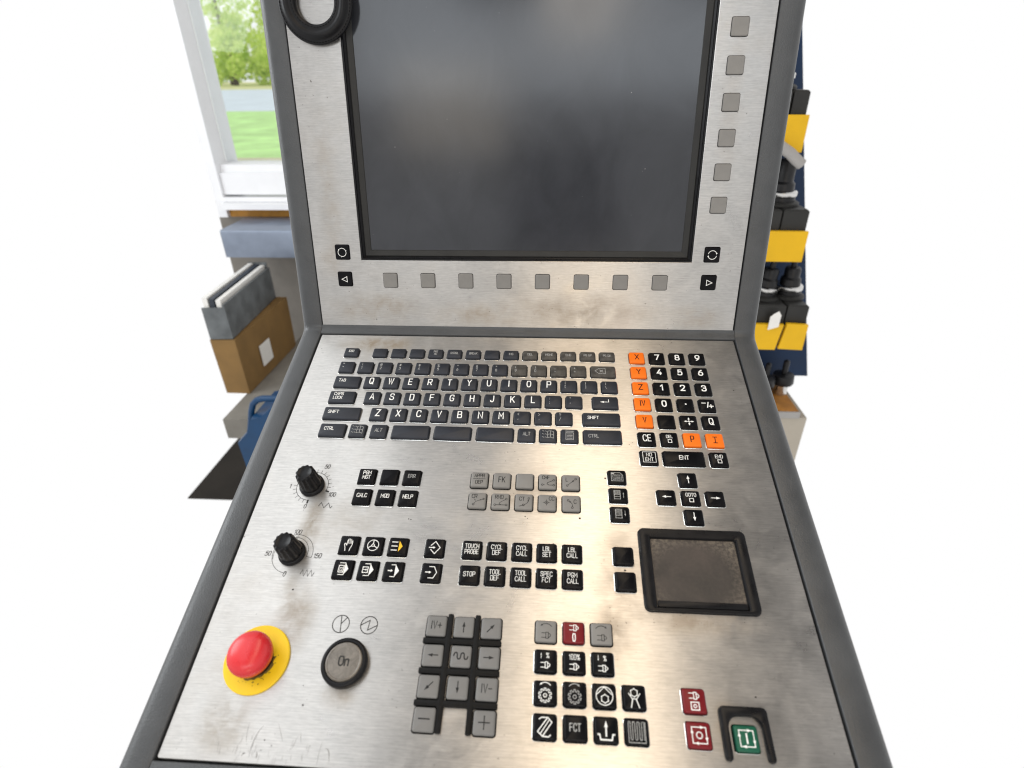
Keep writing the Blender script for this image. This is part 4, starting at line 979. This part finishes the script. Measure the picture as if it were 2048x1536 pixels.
# bench
be = empty('low_bench', (-.9, 1.3, 0)); tag(be, 'low bench with a pale worn top holding the cardboard box', 'bench')
def bpart(name, mtl, *a):
    b = MB(); b.box(*a); o = b.build(name, mtl, be, 1.0, 30); o.matrix_parent_inverse = Matrix.Translation(be.location).inverted(); return o
bpart('bench_top', MT['concrete'], -1.09, -.45, .925, 1.64, .43, .50)
for x in (-1.05, -.5):
    for y in (1.0, 1.6): bpart('leg', MT['folder'], x - .025, x + .025, y - .025, y + .025, .001, .429)
# cardboard box: its long side runs away from the camera
A = atz(500, 787, .502); Bc = atz(592, 690, .502)
def orient(name, A, Bv, left, base, h, mtls, parent=None): pass
u = (Bc - A); u.z = 0; Lb = u.length; u.normalize(); nrm = Vector((-u.y, u.x, 0))
if nrm.x > 0: nrm = -nrm
WB = .08
def hx(a, u, n, l, w_, z0, z1, grow=0.0):
    p = [a, a + u * l, a + u * l + n * w_, a + n * w_]
    g = [Vector((0, 0, 0))] * 4
    lo = [(q.x, q.y, z0) for q in p]
    c = sum((q for q in p), Vector()) / 4
    hi = [(q.x + (q.x - c.x) * grow, q.y + (q.y - c.y) * grow, z1) for q in p]
    return lo + hi
def orient_ccw(p):   # bottom loop must run CCW seen from above
    ar = sum(p[i][0] * p[(i + 1) % 4][1] - p[(i + 1) % 4][0] * p[i][1] for i in range(4))
    return p if ar > 0 else p[:4][::-1] + p[4:][::-1]
bx_top = .70
bx = empty('cardboard_box', tuple(A)); tag(bx, 'brown cardboard box with a pale label standing on the low bench', 'box')
def opart(par, name, p, mtl):
    b = MB(); b.hexa(orient_ccw(p)); o = b.build(name, mtl, par, 1.0, 30); o.matrix_parent_inverse = Matrix.Translation(par.location).inverted(); return o
opart(bx, 'box_body', hx(A, u, nrm, Lb, WB, .502, bx_top, .03), MT['card'])
lab = [atz(0, 0, 1)] * 4
b = MB(); lc = A + u * (Lb * .30) - nrm * .004
q = [lc + Vector((0, 0, .045)), lc + u * .07 + Vector((0, 0, .045)), lc + u * .07 + Vector((0, 0, .12)), lc + Vector((0, 0, .12))]
off = -nrm * .0045
b.hexa([tuple(p_ + off * .2) for p_ in q] + [tuple(p_ + off) for p_ in q])
o = b.build('address_label', MT['paper'], bx, 1.0, 0); o.matrix_parent_inverse = Matrix.Translation(bx.location).inverted()
# grey crate of folders on the box
cz = bx_top + .003
Cc = atz(466, 678, cz); Dd = atz(552, 594, cz); u2 = (Dd - Cc); u2.z = 0; L2 = u2.length; u2.normalize(); n2 = Vector((-u2.y, u2.x, 0))
if n2.x > 0: n2 = -n2
cr = empty('plastic_crate', tuple(Cc)); tag(cr, 'grey plastic crate of folders standing on the cardboard box', 'crate')
ch = .115
opart(cr, 'side_panel', hx(Cc, u2, n2, L2, .006, cz, cz + ch), MT['crate'])
opart(cr, 'end_panel', hx(Cc + u2 * (L2 - .006) + n2 * .0062, u2, n2, .006, .066, cz, cz + ch + .02), MT['crate'])
opart(cr, 'end_panel', hx(Cc + n2 * .0062, u2, n2, .006, .066, cz, cz + ch - .01), MT['crate'])
opart(cr, 'base_panel', hx(Cc + u2 * .0065 + n2 * .0065, u2, n2, L2 - .0135, .065, cz, cz + .006), MT['crate'])
FL = ['white folder nearest the front side of the grey crate', 'dark blue folder second in the grey crate', 'white folder at the back of the grey crate']
for i in range(3):
    a = Cc + u2 * .009 + n2 * (.012 + .020 * i)
    b = MB(); p = hx(a, u2, n2, L2 - .02, .015, cz + .0065, cz + ch + .012 + .004 * (i % 3)); b.hexa(orient_ccw(p))
    o = b.build('folder', MT['paper'] if i % 2 == 0 else MT['folder'], None, 1.0, 30)
    tag(o, FL[i], 'folder', 'folders in the grey crate')
# blue canister with loop handle
def tube(b, pts, r, n=10, mi=0):
    rings = []
    for i, p in enumerate(pts):
        t = (pts[min(i + 1, len(pts) - 1)] - pts[max(i - 1, 0)]).normalized()
        s1 = t.cross(Vector((0, 1, 0.2))).normalized(); s2 = t.cross(s1)
        rings.append(b.loop([tuple(p + s1 * r * math.cos(2 * PI * k / n) + s2 * r * math.sin(2 * PI * k / n)) for k in range(n)]))
    for k in range(len(rings) - 1): b.bridge(rings[k], rings[k + 1], mi)
    b.face(rings[0][::-1], mi); b.face(rings[-1], mi)
YB = .72
cn = empty('blue_canister', (at(540, 930, YB).x, YB, 0)); tag(cn, 'blue plastic canister with a looped carrying handle below the bench', 'canister')
pl = [at(x, y, YB) for x, y in ((474, 886), (492, 866), (500, 838), (522, 834), (540, 816), (590, 800), (640, 880), (620, 980), (505, 990), (490, 930))]
b = MB(); f0 = [(p.x, p.y, p.z) for p in pl][::-1]
ctr = sum(pl, Vector()) / len(pl)
b.loft([[(ctr.x + (x - ctr.x) * k, y + dy, ctr.z + (z - ctr.z) * k) for x, y, z in f0] for dy, k in ((.16, .9), (.15, .98), (.01, 1.0), (0, .97))], True, True)
o = b.build('canister_body', MT['blue'], cn, 1.0, 40); o.matrix_parent_inverse = Matrix.Translation(cn.location).inverted()
b = MB(); tube(b, [at(x, y, YB + .03) + Vector((0, .0, 0)) for x, y in ((499, 875), (502, 845), (503, 822), (506, 808), (514, 800), (526, 797), (560, 797), (590, 800), (604, 815), (606, 850))], .0085)
o = b.build('handle', MT['blue'], cn, 1.0, 60); o.matrix_parent_inverse = Matrix.Translation(cn.location).inverted()
# floor under the canister is the dark floor sheet; a plinth carries it
pz = min(p.z for p in pl)
o = wbox('canister_stand', MT['folder'], cn.location.x - .03, cn.location.x + .16, YB + .005, YB + .155, .001, pz - .002); tag(o, 'dark block under the blue canister', 'block')

# ------------------------------------------------------------------ background, right: tool rack
MT['rack_blue'] = plain('dark_blue_rack_paint', (0.003, 0.018, 0.055), .5, .3, 0, .15, 15)
MT['rack_yellow'] = plain('yellow_rack_paint', (0.66, 0.385, 0.004), .45, .3, 0, .07, 12)
MT['socket'] = plain('dark_socket_plastic', (0.020, 0.020, 0.019), .5, .3, 0, .2, 20)
MT['tool_black'] = plain('blackened_tool_steel', (0.012, 0.012, 0.013), .4, .4, .3, .3, 40)
MT['chrome'] = plain('bright_tool_steel', (0.62, 0.61, 0.59), .22, .5, 1.0, .1, 40)
MT['tray_wood'] = plain('oily_wood', (0.34, 0.145, 0.025), .6, .3, 0, .25, 25)
MT['beige'] = plain('beige_cabinet_paint', (0.36, 0.325, 0.27), .6, .3, 0, .08, 8)
MT['edge_grey'] = plain('grey_edge_strip', (0.30, 0.29, 0.28), .5, .4, 0, .08, 10)
RY = .90
rk = empty('tool_rack', (.45, RY, .001)); tag(rk, 'blue tool rack with yellow shelf fronts beside the console', 'tool rack')
def rpart(b, name, mtl, sharp=30):
    o = b.build(name, mtl, rk, 1.0, sharp); o.matrix_parent_inverse = Matrix.Translation(rk.location).inverted(); return o
XL = .20
def rbox(name, mtl, *a):
    b = MB(); b.box(*a); return rpart(b, name, mtl)
tiers = [(1.352, 1.276, at(1604, 300, RY).x), (1.099, 1.025, at(1604, 520, RY).x), (.858, .786, at(1604, 700, RY).x)]   # z top, z bottom, right end
XB, XT = at(1604, 790, RY + .20), at(1604, 0, RY + .20)
b = MB(); b.hexa([(XL, RY + .20, .60), (XB.x, RY + .20, .60), (XB.x, RY + .215, .60), (XL, RY + .215, .60), (XL, RY + .20, XT.z), (XT.x, RY + .20, XT.z), (XT.x, RY + .215, XT.z), (XL, RY + .215, XT.z)])
rpart(b, 'back_panel', MT['rack_blue'])
gapx = .5335
for i, (zt, zb_, xr) in enumerate(tiers):
    segs = [(XL, xr)] if i < 2 else [(XL, gapx - .004), (gapx + .004, xr)]
    for k, (x0, x1) in enumerate(segs):
        b = MB(); s_ = .006 if (i == 2) else 0
        sl = .009 if i == 2 else 0
        b.hexa([(x0 - (sl if k else 0), RY, zb_), (x1 - (sl if not k and i == 2 else 0), RY, zb_ - .003), (x1 - (sl if not k and i == 2 else 0), RY + .010, zb_ - .003), (x0 - (sl if k else 0), RY + .010, zb_), (x0, RY, zt), (x1, RY, zt - .003), (x1, RY + .010, zt - .003), (x0, RY + .010, zt)])
        rpart(b, 'shelf_front', MT['rack_yellow'])
    rbox('shelf_tray', MT['socket'], XL, xr - .002, RY + .0105, RY + .199, zt - .022, zt - .010)
    jx = gapx if i == 2 else at(1568, 440, RY).x if i == 1 else at(1590, 200, RY).x
    ks = [jx + .085 * k for k in range(-5, 4)]
    for k in range(len(ks) - 1):
        x0, x1 = max(ks[k] + .002, XL), min(ks[k + 1] - .002, xr - .003)
        if x1 - x0 > .008:
            b = MB(); P_ = lambda z, i_=0: [(x0 + i_, RY + .014 + i_, z), (x1 - i_, RY + .014 + i_, z), (x1 - i_, RY + .15 - i_, z), (x0 + i_, RY + .15 - i_, z)]
            b.loft([P_(zt - .0098), P_(zt + .041), P_(zt + .045, .004)], True); rpart(b, 'tool_socket', MT['socket'])
    rbox('tray_underside', MT['rack_blue'], XL, xr - .002, RY + .011, RY + .199, zb_ + .004, zt - .0225)
rbox('wooden_shelf', MT['tray_wood'], XL, .628, RY + .002, RY + .199, .580, .592)
rbox('edge_strip', MT['edge_grey'], XL, .632, RY - .004, RY + .0015, .571, .5905)
rbox('cabinet', MT['beige'], XL, .655, RY, RY + .22, .002, .5705)
# tool holders: flange, body, nut and cutter
def holder(x, y, z, s, nut, cut, label, lean=0.0, rz=0.0, ring=True):
    t = empty('tool_holder', (x, y, z)); t.rotation_euler = (0, lean, rz); tag(t, label, 'tool holder', 'tool holders standing in the rack')
    lathe([(.042 * s, .0005), (.042 * s, .006), (.036 * s, .010)], 28).build('socket_ring', MT['socket'], t, 1.0)
    lathe([(.032 * s, .0065), (.032 * s, .020), (.030 * s, .021)], 28).build('flange', MT['tool_black'], t, 1.0)
    if ring: lathe([(.033 * s, .0215), (.034 * s, .023), (.034 * s, .031), (.032 * s, .033), (.027 * s, .034)], 28).build('steel_ring', MT['chrome'], t, 1.0)
    lathe([(.026 * s, .0345), (.025 * s, .05), (.020 * s, .055), (.020 * s, .055 + nut), (.017 * s, .060 + nut), (.008 * s, .0605 + nut)], 28).build('collet_nut', MT['tool_black'], t, 1.0)
    if cut: lathe([(.007 * s, .061 + nut), (.007 * s, .061 + nut + cut), (.003 * s, .064 + nut + cut)], 16).build('cutter', MT['tool_black'], t, 1.0)
    return t
z3, z2, z1 = .9032, 1.1442, 1.3972
holder(.488, RY + .075, z3, 1.0, .020, .050, 'black tool holder with bright ring and paper tag on the lower yellow shelf', 0.12)
holder(.556, RY + .085, z3, 1.0, .020, .03, 'black tool holder at the right end of the lower yellow shelf', 0)
holder(.425, RY + .12, z3, .9, .030, .02, 'black tool holder half hidden by the console on the lower yellow shelf', 0)
holder(.482, RY + .080, z2, 1.05, .045, .02, 'large black tool holder at the right end of the middle yellow shelf', 0)
holder(.425, RY + .10, z2, .95, .050, .03, 'black tool holder beside the console on the middle yellow shelf', 0, 0, False)
holder(.418, RY + .070, z1, 1.0, .05, .05, 'black tool holder on the top yellow shelf beside the console', 0)
# paper tag on a tool
b = MB(); P = [at(x, y, RY - .006) for x, y in ((1549, 628), (1559, 623), (1563, 631), (1557, 654), (1535, 660), (1541, 634))]
f0 = [(p.x, p.y, p.z) for p in P]
b.loft([[(x, y + .0012, z) for x, y, z in f0[::-1]], f0[::-1]], True, True)
o = b.build('paper_tag', MT['paper'], None, 1.0, 0); tag(o, 'small white paper tag hanging in front of the lower yellow shelf', 'tag')
# loose grey bar leaning on the top shelf
b = MB(); tube(b, [at(1560, 292, RY - .02), at(1580, 306, RY - .02), at(1592, 319, RY - .02), at(1603, 329, RY - .02)], .012, 14)
o = b.build('steel_bar', MT['edge_grey'], None, 1.0, 60); tag(o, 'grey round bar slanting under the top yellow shelf front', 'bar')
# loose tools on the wooden shelf
def loose(x, y, s, label):
    t = empty('milling_tool', (x, y, .5925)); tag(t, label, 'milling tool', 'tools standing on the wooden shelf')
    lathe([(.016 * s, 0), (.016 * s, .030), (.013 * s, .033), (.009 * s, .034)], 24).build('steel_base', MT['chrome'], t, 1.0)
    lathe([(.024 * s, .0345), (.026 * s, .040), (.024 * s, .062), (.014 * s, .066)], 24).build('cutter_head', MT['tool_black'], t, 1.0)
    lathe([(.007 * s, .0665), (.007 * s, .105), (.003 * s, .109)], 14).build('shank', MT['tool_black'], t, 1.0)
    return t
loose(.552, RY + .085, 1.1, 'milling tool with a bright steel base on the wooden shelf beside the console')
loose(.630 - .02, RY + .105, 1.2, 'milling tool at the right end of the wooden shelf')

# ------------------------------------------------------------------ outside the window
MT['grass'] = plain('bright_grass', (0.55, 0.84, 0.34), .9, .1, 0, .2, 1.2)
MT['road'] = plain('pale_road', (0.70, 0.78, 0.84), .9, .1, 0, .06, .6)
MT['verge'] = plain('dry_verge', (0.70, 0.70, 0.36), .9, .1, 0, .15, 1.0)
MT['earth'] = plain('pale_earth', (0.60, 0.55, 0.40), .9, .1, 0, .15, 1.0)
m, nt, pb = mat('leaf')
pb.inputs['Base Color'].default_value = (0.42, 0.60, 0.13, 1); pb.inputs['Roughness'].default_value = .7
oi = N(nt, 'ShaderNodeNewGeometry'); 
lk(nt, mixc(nt, oi.outputs['Random Per Island'], (0.55, 0.68, 0.14), (0.92, 0.96, 0.36)), pb.inputs['Base Color'])
tl_ = N(nt, 'ShaderNodeBsdfTranslucent'); tl_.inputs[0].default_value = (0.75, 0.92, 0.25, 1); mx = N(nt, 'ShaderNodeMixShader'); mx.inputs[0].default_value = .5
lk(nt, pb.outputs[0], mx.inputs[1]); lk(nt, tl_.outputs[0], mx.inputs[2]); lk(nt, mx.outputs[0], nt.nodes['Material Output'].inputs[0])
MT['leaf'] = m
MT['bark'] = plain('bark', (0.10, 0.07, 0.05), .9, .1)
def ground(name, quad, z, mtl):
    b = MB(); b.face(b.loop([(x, y, z) for x, y in quad])); o = b.build(name, mtl, None, 1.0, 0); tag(o, kind='structure'); return o
# a strip of garden seen through the window; edges run along the sight lines of the opening
def strip(y0, y1): return [(-.592 * (y0 + .49) - .02, y0), (-.30 * (y0 + .49) - .1, y0), (-.30 * (y1 + .49) - .1, y1), (-.592 * (y1 + .49) - .02, y1)]
ground('lawn', strip(4.0, 25.5), .0, MT['grass'])
ground('bare_earth', strip(9.3, 10.8), .006, MT['earth'])
ground('road', strip(25.5, 60), .0, MT['road'])
ground('grass_verge', strip(60, 110), .0, MT['verge'])
def tree(x, y, h, r, label, n=2600):
    t = empty('tree', (x, y, 0)); tag(t, label, 'tree', 'trees beyond the road')
    lathe([(.35, 0), (.25, h * .3), (.12, h * .7)], 10).build('trunk', MT['bark'], t, 1.0)
    b = MB(); rr = random.Random(int(x * 7 + y))
    cl = [(rr.uniform(-.6, .6) * r, rr.uniform(-.6, .6) * r, h * rr.uniform(.12, .92), r * rr.uniform(.3, .55)) for _ in range(16)]
    for i in range(n):
        cx, cy, cz_, cr_ = rr.choice(cl); v = Vector((rr.gauss(0, 1), rr.gauss(0, 1), rr.gauss(0, 1))).normalized() * cr_ * rr.uniform(.5, 1.05)
        p = Vector((cx, cy, cz_)) + v; s_ = rr.uniform(.18, .38)
        a = Vector((rr.gauss(0, 1), rr.gauss(0, 1), rr.gauss(0, 1))).normalized(); c = a.cross(Vector((rr.gauss(0, 1), rr.gauss(0, 1), rr.gauss(0, 1)))).normalized()
        b.face(b.loop([tuple(p - a * s_), tuple(p + c * s_ * .6), tuple(p + a * s_), tuple(p - c * s_ * .6)]))
    b.build('crown', MT['leaf'], t, 1.0, 0)
for x, y, h, r, lb_ in ((-43.5, 84, 16, 3.6, 'pale green tree at the left edge of the window view'), (-39, 88, 19, 6, 'tall bright green tree in the middle of the window view'), (-33, 84, 15, 5, 'bright green tree next to the console in the window view'), (-41, 80, 6, 3.4, 'low yellow green bush at the roadside left in the window'), (-35, 79, 5, 4, 'low yellow green bush at the roadside right in the window')):
    tree(x, y, h, r, lb_)
